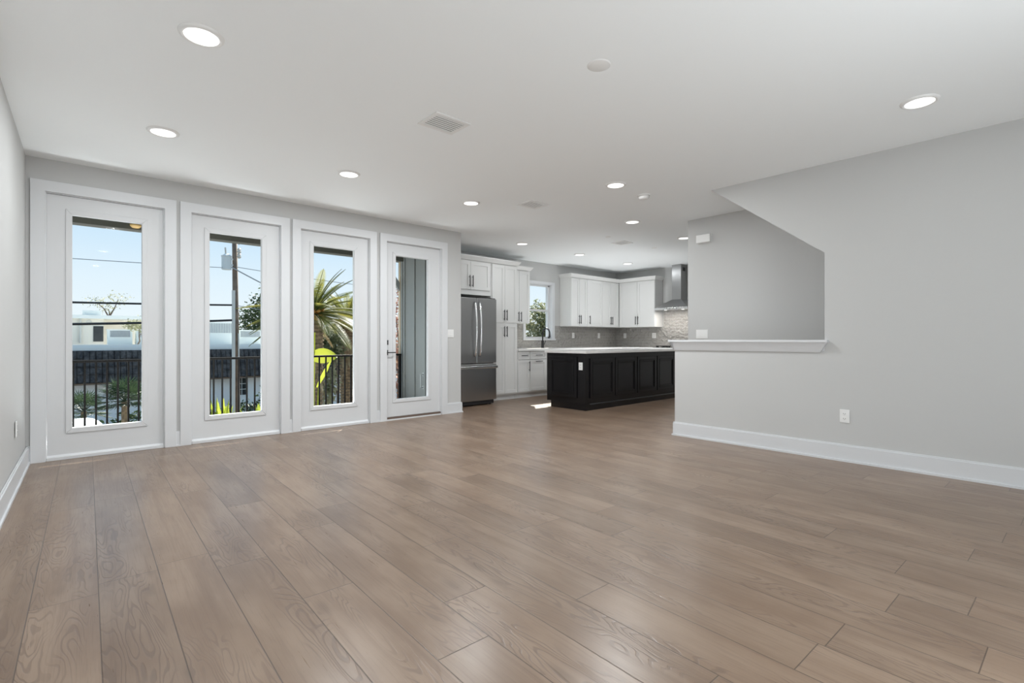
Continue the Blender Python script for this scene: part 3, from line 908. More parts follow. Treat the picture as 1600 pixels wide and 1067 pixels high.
# ------------------------------------------------------------------ refrigerator
fr = thing('refrigerator', 'stainless steel french-door refrigerator under the white cabinet', 'refrigerator', (5.12, 6.97, 0))
FX0, FX1, FM, FY = 4.685, 5.555, 5.120, 6.545
MB().box(FX0, 6.63, 0.05, FX1, 7.38, 1.785).build('fridge_body', 'dark_slot', fr)
dl = MB().box(FX0, FY, 0.715, FM - 0.003, 6.62, 1.800).build('door', 'stainless', fr, bevel=0.008)
dr = MB().box(FM + 0.003, FY, 0.715, FX1, 6.62, 1.800).build('door', 'stainless', fr, bevel=0.008)
dw = MB().box(FX0, FY, 0.085, FX1, 6.62, 0.700).build('freezer_drawer', 'stainless', fr, bevel=0.008)
for hx, par in ((FM - 0.048, dl), (FM + 0.048, dr)):
    pts = []
    for i in range(15):
        s = i / 14
        bow = math.sin(math.pi * s)
        pts.append((hx, FY - 0.018 - 0.050 * bow ** 0.6, 0.83 + 0.90 * s))
    MB().tube(pts, 0.019, 12).build('handle', 'chrome', par, smooth_=True)
h = MB(); h.box(FX0 + 0.01, FY - 0.050, 0.628, FX1 - 0.01, FY - 0.030, 0.668)
for q in (FX0 + 0.05, FX1 - 0.05):
    h.box(q - 0.02, FY - 0.032, 0.635, q + 0.02, FY, 0.660)
h.build('handle', 'chrome', dw, bevel=0.004)
MB().box(FX0 + 0.02, 6.60, 0.02, FX1 - 0.02, 6.64, 0.08).build('base_grille', 'dark_slot', fr)
hc = MB()
for q in (FX0 + 0.05, FX1 - 0.05):
    hc.box(q - 0.04, 6.57, 1.800, q + 0.04, 6.68, 1.815)
hc.build('hinge_cover', 'dark_slot', fr)
for q in (FX0 + 0.06, FX1 - 0.06):
    for yy in (6.66, 7.32):
        MB().lathe([(0, 0), (0.022, 0), (0.022, 0.05), (0, 0.05)], (q, yy, 0), 14).build('foot', 'rubber', fr)

# ------------------------------------------------------------------ range hood, cooktop, faucet
hd = thing('range_hood', 'stainless steel chimney range hood on the tiled kitchen wall', 'range hood', (KX, 5.66, 1.755))
HX, Y0, Y1 = KX - 0.011, 5.270, 6.044
MB().box(9.70, Y0, 1.757, HX, Y1, 1.797).build('hood_rim', 'chrome', hd, bevel=0.002)
MB().hull8([(9.70, Y0, 1.797), (9.70, Y1, 1.797), (HX, Y1, 1.797), (HX, Y0, 1.797)],
           [(9.92, 5.540, 1.985), (9.92, 5.755, 1.985), (HX, 5.755, 1.985), (HX, 5.540, 1.985)]).build('hood_canopy', 'stainless', hd)
chm = MB().box(9.92, 5.540, 1.985, HX, 5.755, H - 0.001).build('hood_chimney', 'stainless', hd, bevel=0.002)
MB().box(9.99, 5.5385, 2.60, 10.10, 5.5405, 2.68).build('vent_slot', 'dark_slot', chm)
for yy in (5.45, 5.86):
    MB().lathe([(0, -0.004), (0.03, -0.004), (0.03, 0), (0, 0)], (9.84, yy, 1.757), 20).build('lamp', 'lamp_diffuser', hd)
    d = bpy.data.lights.new('hood_lamp_beam', 'AREA'); d.shape = 'DISK'; d.size = 0.06; d.energy = 3.2; d.color = (1, 0.96, 0.9)
    o = bpy.data.objects.new('hood_lamp_beam', d); COL.objects.link(o); o.location = (9.84, yy, 1.748)
for q in (5.52, 5.60, 5.68, 5.76):
    MB().lathe([(0, 0), (0.008, 0), (0.008, 0.006), (0, 0.006)], (9.694, q, 1.777), 12, axis=0).build('button', 'black_metal', hd)

ct = thing('cooktop', 'black gas cooktop on the counter under the range hood', 'cooktop', (9.86, 5.65, 0.935))
MB().box(9.60, 5.27, 0.935, 10.12, 6.03, 0.944).build('cooktop_plate', 'glass_black', ct, bevel=0.002)
for y0_, y1_ in ((5.29, 5.51), (5.53, 5.77), (5.79, 6.01)):
    g = MB()
    for yy in (y0_ + 0.008, (y0_ + y1_) / 2, y1_ - 0.008):
        g.box(9.70, yy - 0.006, 0.962, 10.10, yy + 0.006, 0.974)
    for xx in (9.706, 9.81, 9.99, 10.094):
        g.box(xx - 0.006, y0_, 0.962, xx + 0.006, y1_, 0.974)
    for xx in (9.706, 10.094):
        for yy in (y0_ + 0.008, y1_ - 0.008):
            g.box(xx - 0.007, yy - 0.007, 0.944, xx + 0.007, yy + 0.007, 0.962)
    g.build('grate', 'cast_iron', ct)
for yy in (5.37, 5.51, 5.65, 5.79, 5.93):
    MB().lathe([(0, 0.03), (0.016, 0.03), (0.02, 0.0), (0, 0)], (9.645, yy, 0.944), 18).build('knob', 'black_metal', ct)
for xx, yy in ((9.81, 5.40), (9.99, 5.40), (9.90, 5.65), (9.81, 5.90), (9.99, 5.90)):
    MB().lathe([(0, 0.014), (0.03, 0.014), (0.04, 0.006), (0.04, 0), (0, 0)], (xx, yy, 0.944), 20).build('burner', 'cast_iron', ct)

fa = thing('kitchen_faucet', 'black gooseneck faucet in front of the kitchen window', 'faucet', (7.46, 7.30, 0.935))
MB().lathe([(0, 0), (0.034, 0), (0.034, 0.006), (0.028, 0.012), (0.028, 0.15), (0.018, 0.16), (0, 0.16)], (7.46, 7.30, 0.935), 20).build('faucet_body', 'black_metal', fa)
pts = [(7.46, 7.30, 1.09), (7.46, 7.30, 1.20)]
for i in range(1, 13):
    a = math.pi * i / 12
    pts.append((7.46, 7.30 - 0.10 + 0.10 * math.cos(a), 1.24 + 0.10 * math.sin(a)))
pts.append((7.46, 7.10, 1.21))
MB().tube(pts, 0.015, 12).build('spout', 'black_metal', fa, smooth_=True)
MB().tube([(7.46, 7.10, 1.225), (7.46, 7.10, 1.15)], 0.016, 12, 0.019).build('spray_head', 'black_metal', fa)
MB().tube([(7.48, 7.30, 1.02), (7.515, 7.30, 1.02)], 0.014, 12).tube([(7.51, 7.30, 1.02), (7.535, 7.285, 1.09)], 0.007, 8).build('lever', 'black_metal', fa)

# ------------------------------------------------------------------ balcony outside the glass doors
struct(MB().box(-1.3, DY + 0.17, -0.22, 4.355, 7.78, -0.06).build('balcony_deck', 'deck'), 'concrete balcony floor outside the glass doors')
bc = MB()
bc.box(-1.3, 7.55, 2.44, 4.42, 7.72, 2.78).box(-1.3, DY + 0.17, 2.70, 4.42, 8.10, 2.86).box(-1.3, 8.06, 2.56, 4.42, 8.12, 2.86)  # unseen overhang and front lip, extended to keep sun off the indoor floor
struct(bc.build('balcony_beam', 'beam_dark'), 'dark beam across the top of the balcony')
sdg = MB()
sdg.box(4.352, DY + 0.171, -0.06, 4.379, 7.635, 2.70)
for yy in (6.58, 6.899, 7.222, 7.545):
    sdg.box(4.330, yy - 0.022, -0.06, 4.352, yy + 0.022, 2.70)
sdg.box(4.325, 7.590, -0.06, 4.352, 7.640, 2.70)
struct(sdg.build('siding', 'siding_blue'), 'blue-grey board and batten siding seen through the fourth door')
pt = tag(MB().box(4.312, 7.6405, -0.06, 4.379, 7.700, 2.44).build('corner_board', 'board_tan', bevel=0.004, loc=(4.345, 7.67, -0.06)), 'pale tan corner board on the end of the siding wall', 'post')  # sunlit end edge of the siding wall, drawn as a tan board
bz = tag(MB().prism([(4.312, 2.08), (4.312, 1.94), (3.94, 2.44), (4.04, 2.44)], 1, 7.645, 7.695).build('corner_brace', 'siding_blue', loc=(4.0, 7.65, 2.2)), 'blue-grey diagonal brace between tan corner board and balcony beam', 'brace')
gh = MB()
gh.tube([(4.352, 6.956, 0.545), (4.300, 6.956, 0.545), (4.300, 6.956, 0.335), (4.352, 6.956, 0.335)], 0.011, 8)
gh.lathe([(0, 0), (0.03, 0), (0.03, -0.006), (0, -0.006)], (4.352, 6.956, 0.545), 14, axis=0).lathe([(0, 0), (0.03, 0), (0.03, -0.006), (0, -0.006)], (4.352, 6.956, 0.335), 14, axis=0)
tag(gh.build('grab_handle', 'transformer_grey', loc=(4.352, 6.956, 0.44)), 'silver upright handle fixed low on the blue siding', 'handle')
ra = thing('balcony_railing', 'black metal balcony railing outside the glass doors', 'railing', (1.5, 7.6, -0.06))
MB().box(-1.3, 7.575, 0.838, 4.305, 7.625, 0.868).build('top_rail', 'rail_black', ra, bevel=0.003)
MB().box(-1.3, 7.585, 0.030, 4.305, 7.615, 0.060).build('bottom_rail', 'rail_black', ra)
for i in range(55):
    x = 0.192 - 1.5 + 0.1005 * i
    if x < 4.28:
        MB().box(x - 0.0095, 7.5905, 0.060, x + 0.0095, 7.6095, 0.838).build('baluster', 'rail_black', ra)
for x in (-1.28, 1.45, 4.285):
    MB().box(x - 0.018, 7.582, -0.06, x + 0.018, 7.618, 0.838).build('rail_post', 'rail_black', ra)
pl = MB().lathe([(0, -0.045), (0.035, -0.04), (0.055, -0.02), (0.06, 0.0), (0, 0.0)], (0.665, 7.52, 2.495), 20)
m_, t_, b_2 = nmat('amber_glass'); b_2.inputs['Base Color'].default_value = (0.75, 0.50, 0.20, 1); b_2.inputs['Roughness'].default_value = 0.2
porch = thing('porch_light', 'small amber porch light under the balcony beam', 'porch light', (0.665, 7.52, 2.70))
pl.build('shade', 'amber_glass', porch, smooth_=True)
MB().tube([(0.665, 7.52, 2.70), (0.665, 7.52, 2.49)], 0.008, 8).lathe([(0, 0), (0.05, 0), (0.05, -0.012), (0, -0.012)], (0.665, 7.52, 2.70), 16).build('stem', 'black_metal', porch)

# ------------------------------------------------------------------ outdoors: ground and buildings
G0 = -3.3
struct(MB().box(-60, 8.0, G0 - 0.2, 90, 120, G0).build('ground', 'asphalt'), 'grey ground outside')
bA = thing('building', 'low white building with dark tiled mansard roof across the street', 'building', (4, 34, G0))
MB().box(-12, 30.6, G0, 20, 38, 0.60).build('wall', 'stucco_white', bA)
mt = MB()
rows = 4
for r_ in range(rows):
    za, zb = -0.86 + r_ * 0.36, -0.86 + (r_ + 1) * 0.36
    ya, yb = 30.10 + r_ * 0.11, 30.10 + (r_ + 1) * 0.11
    x = -6.0
    while x < 13.5:
        jz = random.uniform(-0.03, 0.03)
        pr = []
        for k in range(6):
            a = math.pi * k / 5
            pr.append((x + 0.11 - 0.11 * math.cos(a), 0.07 * math.sin(a)))
        lo = [(p, ya - 0.05 - q, za + jz) for p, q in pr]; hi = [(p, yb - q * 0.8, zb + 0.02) for p, q in pr]
        for k in range(5):
            mt.poly([lo[k], lo[k + 1], hi[k + 1], hi[k]])
        mt.poly(lo)
        x += 0.225
mt.hull8([(-12, 30.13, -0.9), (20, 30.13, -0.9), (20, 30.62, -0.9), (-12, 30.62, -0.9)], [(-12, 30.55, 0.58), (20, 30.55, 0.58), (20, 30.62, 0.58), (-12, 30.62, 0.58)])
mt.build('mansard_roof', 'roof_tile_dark', bA)
MB().box(-12, 30.05, -0.98, 20, 30.25, -0.90).build('fascia', 'pole_wood', bA)
MB().box(-12, 30.6, 0.60, 20, 38, 0.74).build('flat_roof', 'roof_pale', bA)
MB().box(-12, 30.7, 0.74, 20, 30.9, 0.88).build('parapet', 'roof_pale', bA)
for x0, x1, z0, z1 in ((7.15, 7.70, -1.95, -1.02), (2.48, 3.35, -1.85, -0.98), (10.5, 11.4, -1.9, -1.0)):
    w = MB()
    w.box(x0 - 0.05, 30.56, z0 - 0.05, x1 + 0.05, 30.6, z0).box(x0 - 0.05, 30.56, z1, x1 + 0.05, 30.6, z1 + 0.05).box(x0 - 0.05, 30.56, z0, x0, 30.6, z1).box(x1, 30.56, z0, x1 + 0.05, 30.6, z1)
    for q in (0.34, 0.67):
        w.box(x0, 30.575, z0 + (z1 - z0) * q - 0.012, x1, 30.6, z0 + (z1 - z0) * q + 0.012)
    w.box((x0 + x1) / 2 - 0.012, 30.575, z0, (x0 + x1) / 2 + 0.012, 30.6, z1)
    wo = w.build('window', 'stucco_white', bA)
    MB().box(x0, 30.585, z0, x1, 30.598, z1).build('pane', 'window_dark', wo)

bB = thing('building', 'beige flat-roofed building rising behind the tiled roof', 'building', (-1.5, 44, 0.9))
MB().box(-12, 40, G0, 1.95, 48, 2.42).build('wall', 'stucco_beige', bB)
MB().prism([(39.7, 2.40), (39.7, 2.62), (48, 2.75), (48, 2.40)], 0, -12, 4.6).build('roof_edge', 'roof_pale', bB)
MB().box(1.95, 42, G0, 4.5, 48, 2.40).build('wing', 'stucco_beige', bB)
MB().box(1.45, 39.97, 1.0, 1.93, 40.0, 1.95).build('door', 'window_dark', bB)
MB().tube([(0.85, 39.9, 0.9), (0.85, 39.9, 2.4)], 0.06, 8).build('downpipe', 'pvc_grey', bB)
MB().lathe([(0, -0.06), (0.14, -0.06), (0.14, 0), (0, 0)], (1.25, 40, 2.2), 20, axis=1).build('wall_lamp', 'pvc_grey', bB)
MB().box(1.0, 42, 2.65, 1.9, 43, 3.0).build('roof_hatch', 'metal_pale_blue', bB)


def roof_unit(label, x0, x1, y0, y1, z0, z1):
    u_ = thing('rooftop_unit', label, 'rooftop unit', ((x0 + x1) / 2, (y0 + y1) / 2, z0), 'rooftop units')
    MB().box(x0, y0, z0, x1, y1, z1).build('cabinet_body', 'metal_pale_blue', u_, bevel=0.02)
    lv = MB(); n = 16
    for i in range(n):
        xx = x0 + 0.1 + (x1 - x0 - 0.2) * (i + 0.5) / n
        lv.box(xx - 0.018, y0 - 0.03, z0 + (z1 - z0) * 0.55, xx + 0.018, y0, z1 - 0.06)
    lv.build('louvre', 'cable_grey', u_)
    MB().box(x0 - 0.03, y0 - 0.04, z1 - 0.05, x1 + 0.03, y1, z1 + 0.02).build('top_cover', 'roof_pale', u_)
roof_unit('pale blue louvred rooftop unit seen through the first door', 1.98, 3.12, 37.0, 37.9, 0.74, 1.70)
roof_unit('second pale blue rooftop unit at the right edge of the first door', 3.30, 4.40, 37.0, 37.9, 0.74, 1.70)
roof_unit('pale blue louvred rooftop unit right of the utility pole', 8.80, 10.2, 37.0, 37.9, 0.74, 1.75)
roof_unit('large pale rooftop unit left of the utility pole', 6.6, 8.25, 35.6, 37.0, 0.74, 2.20)

# ------------------------------------------------------------------ utility pole and lines
up = thing('utility_pole', 'brown wooden utility pole carrying a transformer, in the second door', 'utility pole', (6.02, 26, G0))
MB().tube([(6.12, 26, G0), (6.00, 26, 6.6)], 0.15, 14, 0.105).build('pole', 'pole_wood', up, smooth_=True)
tf = MB().lathe([(0, 0), (0.20, 0), (0.205, 0.05), (0.205, 0.58), (0.22, 0.60), (0.22, 0.64), (0.10, 0.72), (0, 0.73)], (5.66, 25.95, 4.35), 20).build('transformer', 'transformer_grey', up, smooth_=False)
MB().tube([(5.62, 25.9, 5.05), (5.60, 25.9, 5.36)], 0.035, 8).build('bushing', 'ceramic', tf)
MB().box(5.78, 25.93, 4.55, 6.0, 25.97, 4.62).box(5.78, 25.93, 4.82, 6.0, 25.97, 4.88).build('bracket', 'transformer_grey', up)
for z in (5.25, 5.02, 5.75):
    MB().lathe([(0, -0.12), (0.06, -0.1), (0.10, -0.02), (0.06, 0.04), (0.09, 0.08), (0.03, 0.14), (0, 0.14)], (6.16 + 0.02 * (z > 5.5), 25.85, z), 14).build('insulator', 'ceramic', up)
MB().tube([(6.13, 25.82, 5.55), (6.45, 25.82, 5.80), (6.85, 25.82, 5.78)], 0.02, 6).build('street_arm', 'cable_grey', up)
MB().box(5.86, 25.80, G0, 5.99, 25.88, 3.4).build('riser_guard', 'pvc_grey', up)
MB().tube([(6.18, 25.83, G0), (6.14, 25.86, 1.4)], 0.03, 8).build('conduit', 'pvc_grey', up)


def line(label, pts, r, mat='cable_black'):
    sub = []
    for i in range(25):
        s = i / 24
        a, c, sag = pts
        p = Vector(a).lerp(Vector(c), s); p.z -= sag * 4 * s * (1 - s)
        sub.append(p)
    o = MB().tube(sub, r, 6).build('power_line', mat, loc=a)
    return tag(o, label, 'power line', 'lines on the utility pole')
line('upper thick dark cable crossing the first door above the beige building', ((-14, 25.86, 2.6), (5.95, 25.86, 2.72), 0.15), 0.045)
line('lower thick dark cable crossing the beige wall in the first door', ((-14, 25.86, 1.75), (5.95, 25.86, 2.02), 0.28), 0.055)
line('thin high wire across the sky of the first door', ((-14, 25.86, 4.3), (5.6, 25.86, 4.42), 0.15), 0.016, 'cable_grey')
line('thin high wire leaving the pole to the right in the second door', ((6.05, 25.86, 4.5), (24, 25.86, 4.1), 0.3), 0.016, 'cable_grey')
line('sloping service wire running down right from the transformer', ((5.75, 25.86, 4.52), (9.5, 25.86, 2.75), 0.04), 0.028, 'cable_grey')
line('thin pale wire below the sky right of the pole', ((6.1, 25.86, 2.7), (24, 25.86, 0.4), 0.1), 0.016, 'cable_grey')

# ------------------------------------------------------------------ van
vn = thing('van', 'white van roof at the bottom of the first door', 'van', (-1.6, 14, G0))
VX0, VX1 = -4.2, 0.92
MB().prism([(VX0, -2.95), (VX1 + 0.10, -2.95), (VX1 + 0.12, -2.1), (VX1 - 0.05, -1.55), (VX1 - 0.22, -0.80), (VX1 - 0.40, -0.66), (VX0 + 0.2, -0.60), (VX0, -0.8)], 1, 13.1, 14.9).build('van_body', 'van_white', vn, bevel=0.09)
for i in range(6):
    x = VX0 + 0.5 + i * 0.72
    MB().box(x, 13.25, -0.64, x + 0.10, 14.75, -0.585).build('roof_rib', 'van_white', vn)
MB().prism([(VX1 - 0.06, -1.58), (VX1 - 0.20, -0.95), (VX1 - 0.18, -0.95), (VX1 - 0.03, -1.58)], 1, 13.3, 14.7).build('rear_window', 'window_dark', vn)
for x in (VX0 + 0.9, VX1 - 0.8):
    for y in (13.12, 14.88):
        MB().lathe([(0, -0.1), (0.2, -0.11), (0.34, -0.1), (0.36, 0), (0.34, 0.1), (0.2, 0.11), (0, 0.1)], (x, y, G0 + 0.36), 24, axis=1).build('wheel', 'rubber', vn)

# ------------------------------------------------------------------ plants


def leaf_quads(mb, centre, radii, n, size, hollow=0.35):
    cx = Vector(centre)
    for _ in range(n):
        while True:
            p = Vector((random.uniform(-1, 1), random.uniform(-1, 1), random.uniform(-1, 1)))
            if hollow < p.length <= 1:
                break
        lump = 0.82 + 0.30 * math.sin(p.x * 5 + p.z * 4) * math.sin(p.y * 6 - p.z * 5)
        q = cx + Vector((p.x * radii[0], p.y * radii[1], p.z * radii[2])) * lump
        d = Vector((random.gauss(0, 1), random.gauss(0, 1), random.gauss(0, 0.7))).normalized()
        e = d.cross(Vector((random.gauss(0, 1), random.gauss(0, 1), random.gauss(0, 1)))).normalized()
        s = size * random.uniform(0.6, 1.3)
        mb.poly([q - d * s, q + e * s * 0.42, q + d * s, q - e * s * 0.42])


def tree(name, label, cat, base, trunk_h, trunk_r, blobs, mat, n, size, group=None):
    t_ = thing(name, label, cat, base, group)
    tb = MB()
    b0 = Vector(base)
    top = b0 + Vector((0.1, 0, trunk_h))
    tb.tube([b0, b0.lerp(top, 0.5) + Vector((0.08, 0.05, 0)), top], trunk_r, 9, trunk_r * 0.55)
    for c_, r_ in blobs:
        tb.tube([top, (top + Vector(c_)) / 2 + Vector((0.1, 0, 0.1)), c_], trunk_r * 0.45, 7, trunk_r * 0.12)
    tb.build('trunk', 'bark', t_)
    lb = MB()
    tot = sum(r_[0] * r_[2] for _, r_ in blobs)
    for c_, r_ in blobs:
        leaf_quads(lb, c_, r_, int(n * r_[0] * r_[2] / tot), size)
    lb.build('foliage', mat, t_, fix=False)
    return t_
tree('tree', 'dark green tree right of the utility pole', 'tree', (13.6, 45, G0), 5.0, 0.25, [((13.4, 45, 3.6), (2.3, 2, 2.2)), ((11.6, 44.5, 2.6), (1.3, 1.3, 1.6)), ((15.2, 45, 4.6), (2.0, 2, 2.2))], 'leaf_dark', 7000, 0.13)
tree('tree', 'distant pale tree behind the large rooftop unit', 'tree', (8.6, 62, G0), 5.0, 0.2, [((8.6, 62, 2.6), (3.4, 2, 1.5))], 'leaf_olive', 2600, 0.13)
tree('tree', 'sparse distant tree above the beige building', 'tree', (3.2, 60, G0), 6.5, 0.16, [((2.4, 60, 4.6), (1.2, 1, 0.7)), ((4.0, 60, 5.0), (1.2, 1, 0.8)), ((3.2, 60, 4.0), (0.9, 1, 0.6))], 'leaf_olive', 420, 0.09)
tree('tree', 'sunlit olive green tree outside the kitchen window', 'tree', (21.0, 20.5, G0), 4.0, 0.22, [((20.9, 20.6, 2.35), (1.3, 1.3, 1.25)), ((21.75, 20.5, 1.95), (1.2, 1.2, 1.15)), ((20.0, 21.0, 1.2), (1.3, 1.2, 1.2)), ((21.9, 20.4, 1.1), (1.4, 1.2, 1.3)), ((20.6, 20.2, 0.2), (2.2, 1.4, 1.3))], 'leaf_olive', 9000, 0.10)
tree('shrub', 'yellow-green shrub on the flat roof in the first door', 'shrub', (3.2, 35.5, 0.74), 0.6, 0.05, [((3.1, 35.5, 1.95), (0.62, 0.5, 0.40)), ((3.6, 35.5, 1.75), (0.4, 0.4, 0.35))], 'leaf_olive', 1100, 0.06)
tree('hedge', 'dark hedge at the foot of the white wall', 'hedge', (3.0, 27.0, G0), 0.4, 0.05, [((2.6, 27, -2.4), (1.5, 0.6, 0.55)), ((5.0, 27.5, -2.6), (1.6, 0.6, 0.5)), ((6.9, 28, -2.5), (1.2, 0.6, 0.6))], 'leaf_dark', 1500, 0.10)
tree('shrub', 'dark leafy shrub right of the window in the white wall', 'shrub', (8.1, 28.0, G0), 1.0, 0.06, [((8.15, 28, -1.7), (0.6, 0.6, 1.15))], 'leaf_dark', 700, 0.11)
tree('shrub', 'tall pinkish flowering shrub behind the tan corner board', 'shrub', (10.0, 18, G0), 2.6, 0.12, [((9.9, 18, 2.6), (0.9, 0.9, 1.0)), ((10.1, 18, 0.9), (0.9, 0.9, 1.3)), ((10.1, 18, -0.9), (0.9, 0.9, 1.3))], 'leaf_pink', 2200, 0.09)


def frond_mesh(name, mat, length, droop, leaflet, n, root):
    """one feather-shaped palm frond leaving the crown along +X"""
    mb = MB()
    pts = []
    for i in range(n + 1):
        s = i / n
        pts.append(Vector((length * s * (1 - 0.18 * droop * s), 0, length * (0.16 * s - 0.42 * droop * s * s))))
    mb.tube([p for p in pts[::3]], 0.028, 5, 0.006)
    for i in range(2, n):
        s = i / n
        p = pts[i]; d = (pts[i + 1] - pts[i - 1]).normalized()
        ll = leaflet * (math.sin(math.pi * min(1, s * 0.9 + 0.12)) ** 0.6)
        for sg in (-1, 1):
            side = (Vector((0, sg, 0)) * 0.85 + d * 0.75 + Vector((0, 0, 0.35 - 0.35 * s))).normalized()
            w = d * 0.007
            tip = p + side * ll + Vector((0, 0, -0.10 * ll))
            mid = p + side * ll * 0.5
            mb.poly([p - w, mid - w * 1.5, tip, mid + w * 1.5, p + w])
    return mb


def date_palm(label, base, crown_z, fronds, dry, length, rings=True):
    t_ = thing('date_palm', label, 'palm tree', base, 'date palms')
    b0 = Vector(base); top = Vector((base[0], base[1], crown_z))
    tb = MB()
    prof = []
    zz = 0.0; hgt_ = crown_z - base[2]
    while zz < hgt_:
        r_ = 0.24 + 0.06 * (zz / hgt_)
        prof += [(r_, zz), (r_ + 0.05, zz + 0.10)]
        zz += 0.13
    prof = [(0, 0)] + prof + [(0.10, hgt_ + 0.25), (0, hgt_ + 0.25)]
    tb.lathe(prof, base, 14)
    tb.build('trunk', 'palm_trunk', t_)
    protos = {}
    for kind, n_ in (('leaf_palm', fronds), ('leaf_dry', dry)):
        for i in range(n_):
            az = i * 2.399 + random.uniform(-0.2, 0.2)
            if kind == 'leaf_palm':
                el = R(66 - 100 * (i / n_)) + random.uniform(-0.1, 0.1)
                ln = length * random.uniform(0.85, 1.05) * (1.3 if i > n_ * 0.55 else 1.0); dr = 0.55 + 0.5 * (i / n_)
            else:
                el = R(random.uniform(-85, -50)); ln = length * random.uniform(0.55, 0.8); dr = 0.3
            key = (kind, i % 3)
            if key not in protos:
                mb = frond_mesh('frond', kind, length, dr, 0.29 if kind == 'leaf_palm' else 0.20, 54, None)
                me = bpy.data.meshes.new('frond'); mb.b.to_mesh(me); mb.b.free(); me.materials.append(MATS[kind])
                protos[key] = me
            o = bpy.data.objects.new('frond' if kind == 'leaf_palm' else 'dry_frond', protos[key])
            COL.objects.link(o); o.parent = t_
            o.location = top - b0 + Vector((0, 0, 0.15 if kind == 'leaf_palm' else -0.15 - 2.2 * random.random() ** 1.5))
            o.rotation_euler = (random.uniform(-0.3, 0.3), -el, az)
            o.scale = (ln / length,) * 3
    fb = MB()
    for i in range(60):
        a = random.uniform(0, 6.28); q = top + Vector((0.34 * math.cos(a), 0.34 * math.sin(a), random.uniform(-0.1, 0.4)))
        fb.tube([top + Vector((0, 0, 0.1)), q], 0.03, 5, 0.055)
    fb.build('fruit_stalks', 'fruit_orange', t_)
    return t_
date_palm('date palm with orange fruit stalks, filling the left of the third door', (6.32, 17, G0), 1.85, 62, 36, 1.95)
tree('shrub', 'tangled olive undergrowth between the two date palms', 'shrub', (7.9, 19.0, G0), 2.2, 0.07, [((7.75, 19.0, 0.9), (0.75, 0.6, 0.9)), ((7.6, 19.0, -0.6), (0.45, 0.5, 1.0))], 'leaf_olive', 1500, 0.10)
date_palm('second date palm behind and right of the first, in the third door', (9.05, 20.5, G0), 1.75, 56, 40, 1.8)


def fan_palm(label, base, crown_z, n_, rad):
    t_ = thing('fan_palm', label, 'palm', base, 'fan palms by the white wall')
    b0 = Vector(base); top = Vector((base[0], base[1], crown_z))
    MB().tube([b0, top], 0.10, 10, 0.08).build('trunk', 'palm_trunk', t_)
    for i in range(n_):
        az = i * 2.399; el = R(80 - 105 * i / n_)
        d = Vector((math.cos(az) * math.cos(el), math.sin(az) * math.cos(el), math.sin(el)))
        side = d.cross(Vector((0, 0, 1)))
        side = side.normalized() if side.length > 1e-3 else Vector((1, 0, 0))
        upv = side.cross(d).normalized()
        hub = top + d * rad * 0.55
        mb = MB(); mb.tube([top, hub], 0.012, 5, 0.008)
        for k in range(17):
            a = R(-115 + 230 * k / 16)
            bd = (d * math.cos(a) + side * math.sin(a)).normalized()
            tip = hub + bd * rad * random.uniform(0.55, 0.7) - Vector((0, 0, 0.10 * rad)) + upv * 0.05
            mid = hub + bd * rad * 0.32
            w = bd.cross(upv) * 0.018
            mb.poly([hub, mid - w, tip, mid + w])
        mb.build('fan_leaf', 'leaf_fan', t_, fix=False)
    return t_
fan_palm('smaller dark green fan palm at the left of the first door', (0.55, 22, G0), -1.30, 22, 0.75)
fan_palm('larger dark green fan palm at the right of the first door', (1.50, 20.2, G0), -0.86, 28, 0.80)


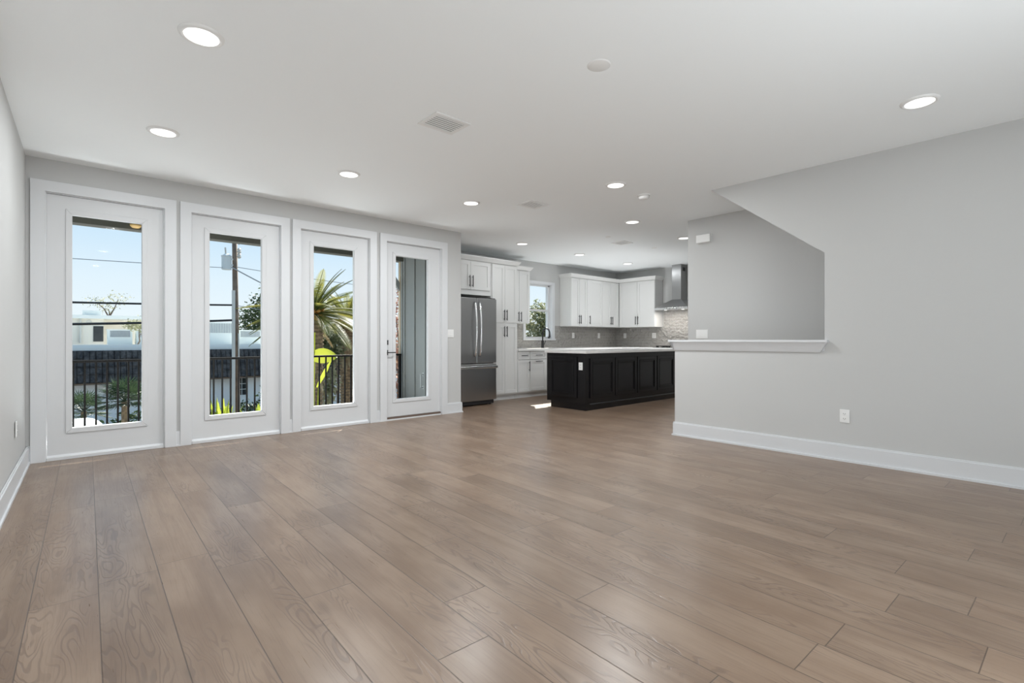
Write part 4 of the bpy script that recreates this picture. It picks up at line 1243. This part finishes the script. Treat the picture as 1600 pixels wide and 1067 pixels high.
def strap_plant(label, base, h_, n_, spread, mat):
    t_ = thing('strap_leaf_plant', label, 'plant', base, 'yellow-green strap-leaved plants')
    b0 = Vector(base)
    for i in range(n_):
        az = i * 2.399 + random.uniform(-0.3, 0.3); tilt = random.uniform(0.05, 1) * spread
        hh = h_ * random.uniform(0.75, 1.0)
        d = Vector((math.cos(az), math.sin(az), 0)); sd_ = Vector((-d.y, d.x, 0)) * 0.055
        mb = MB(); prev = None
        for k in range(7):
            s = k / 6
            p = b0 + d * (0.06 + tilt * s * s) + Vector((0, 0, hh * (s - 0.12 * tilt * s * s)))
            w = sd_ * (0.5 + 1.2 * math.sin(math.pi * min(1, s * 0.8 + 0.15))) * (1 - 0.85 * (s > 0.95))
            cur = (p - w, p + w)
            if prev:
                mb.poly([prev[0], prev[1], cur[1], cur[0]])
            prev = cur
        mb.build('leaf', mat, t_, fix=False)
    return t_
strap_plant('bright yellow-green strap-leaved plant left of the utility pole', (4.20, 20, G0), 2.5, 44, 0.75, 'leaf_yellow')
strap_plant('yellow-green strap-leaved plant right of the utility pole', (5.55, 20.5, G0), 2.1, 16, 0.7, 'leaf_yellow')

bp_ = thing('banana_plant', 'broad yellow-green banana leaf in the third door', 'plant', (3.72, 10, G0))
for sx_, zt in ((3.72, 1.25), (3.80, 0.15)):
    MB().tube([(sx_, 10, G0), (sx_ - 0.02, 10, -1.0), (sx_ + 0.02, 10, zt)], 0.04, 8, 0.014).build('stem', 'leaf_banana', bp_)
lf = MB(); prev = None
for k in range(13):
    s = k / 12
    p = Vector((3.70 + 0.46 * s, 9.98 - 0.08 * s, 0.80 - 0.10 * s * s + 0.06 * s))
    w = 0.17 * math.sin(math.pi * (0.20 + 0.78 * s)) ** 0.8
    cur = (p + Vector((0.02, 0.03, w * 0.75)), p, p + Vector((-0.03, -0.05, -w)))
    if prev:
        lf.poly([prev[0], prev[1], cur[1], cur[0]]); lf.poly([prev[1], prev[2], cur[2], cur[1]])
    prev = cur
lf.build('leaf', 'leaf_banana', bp_, fix=False)
lf = MB(); prev = None
for k in range(11):
    s = k / 10
    p = Vector((3.80 + 0.30 * s, 10.05, 0.15 + 0.55 * s))
    w = 0.035 * math.sin(math.pi * (0.1 + 0.85 * s))
    cur = (p + Vector((w, 0, -w * 0.6)), p + Vector((-w, 0, w * 0.6)))
    if prev:
        lf.poly([prev[0], prev[1], cur[1], cur[0]])
    prev = cur
lf.build('leaf', 'leaf_banana', bp_, fix=False)
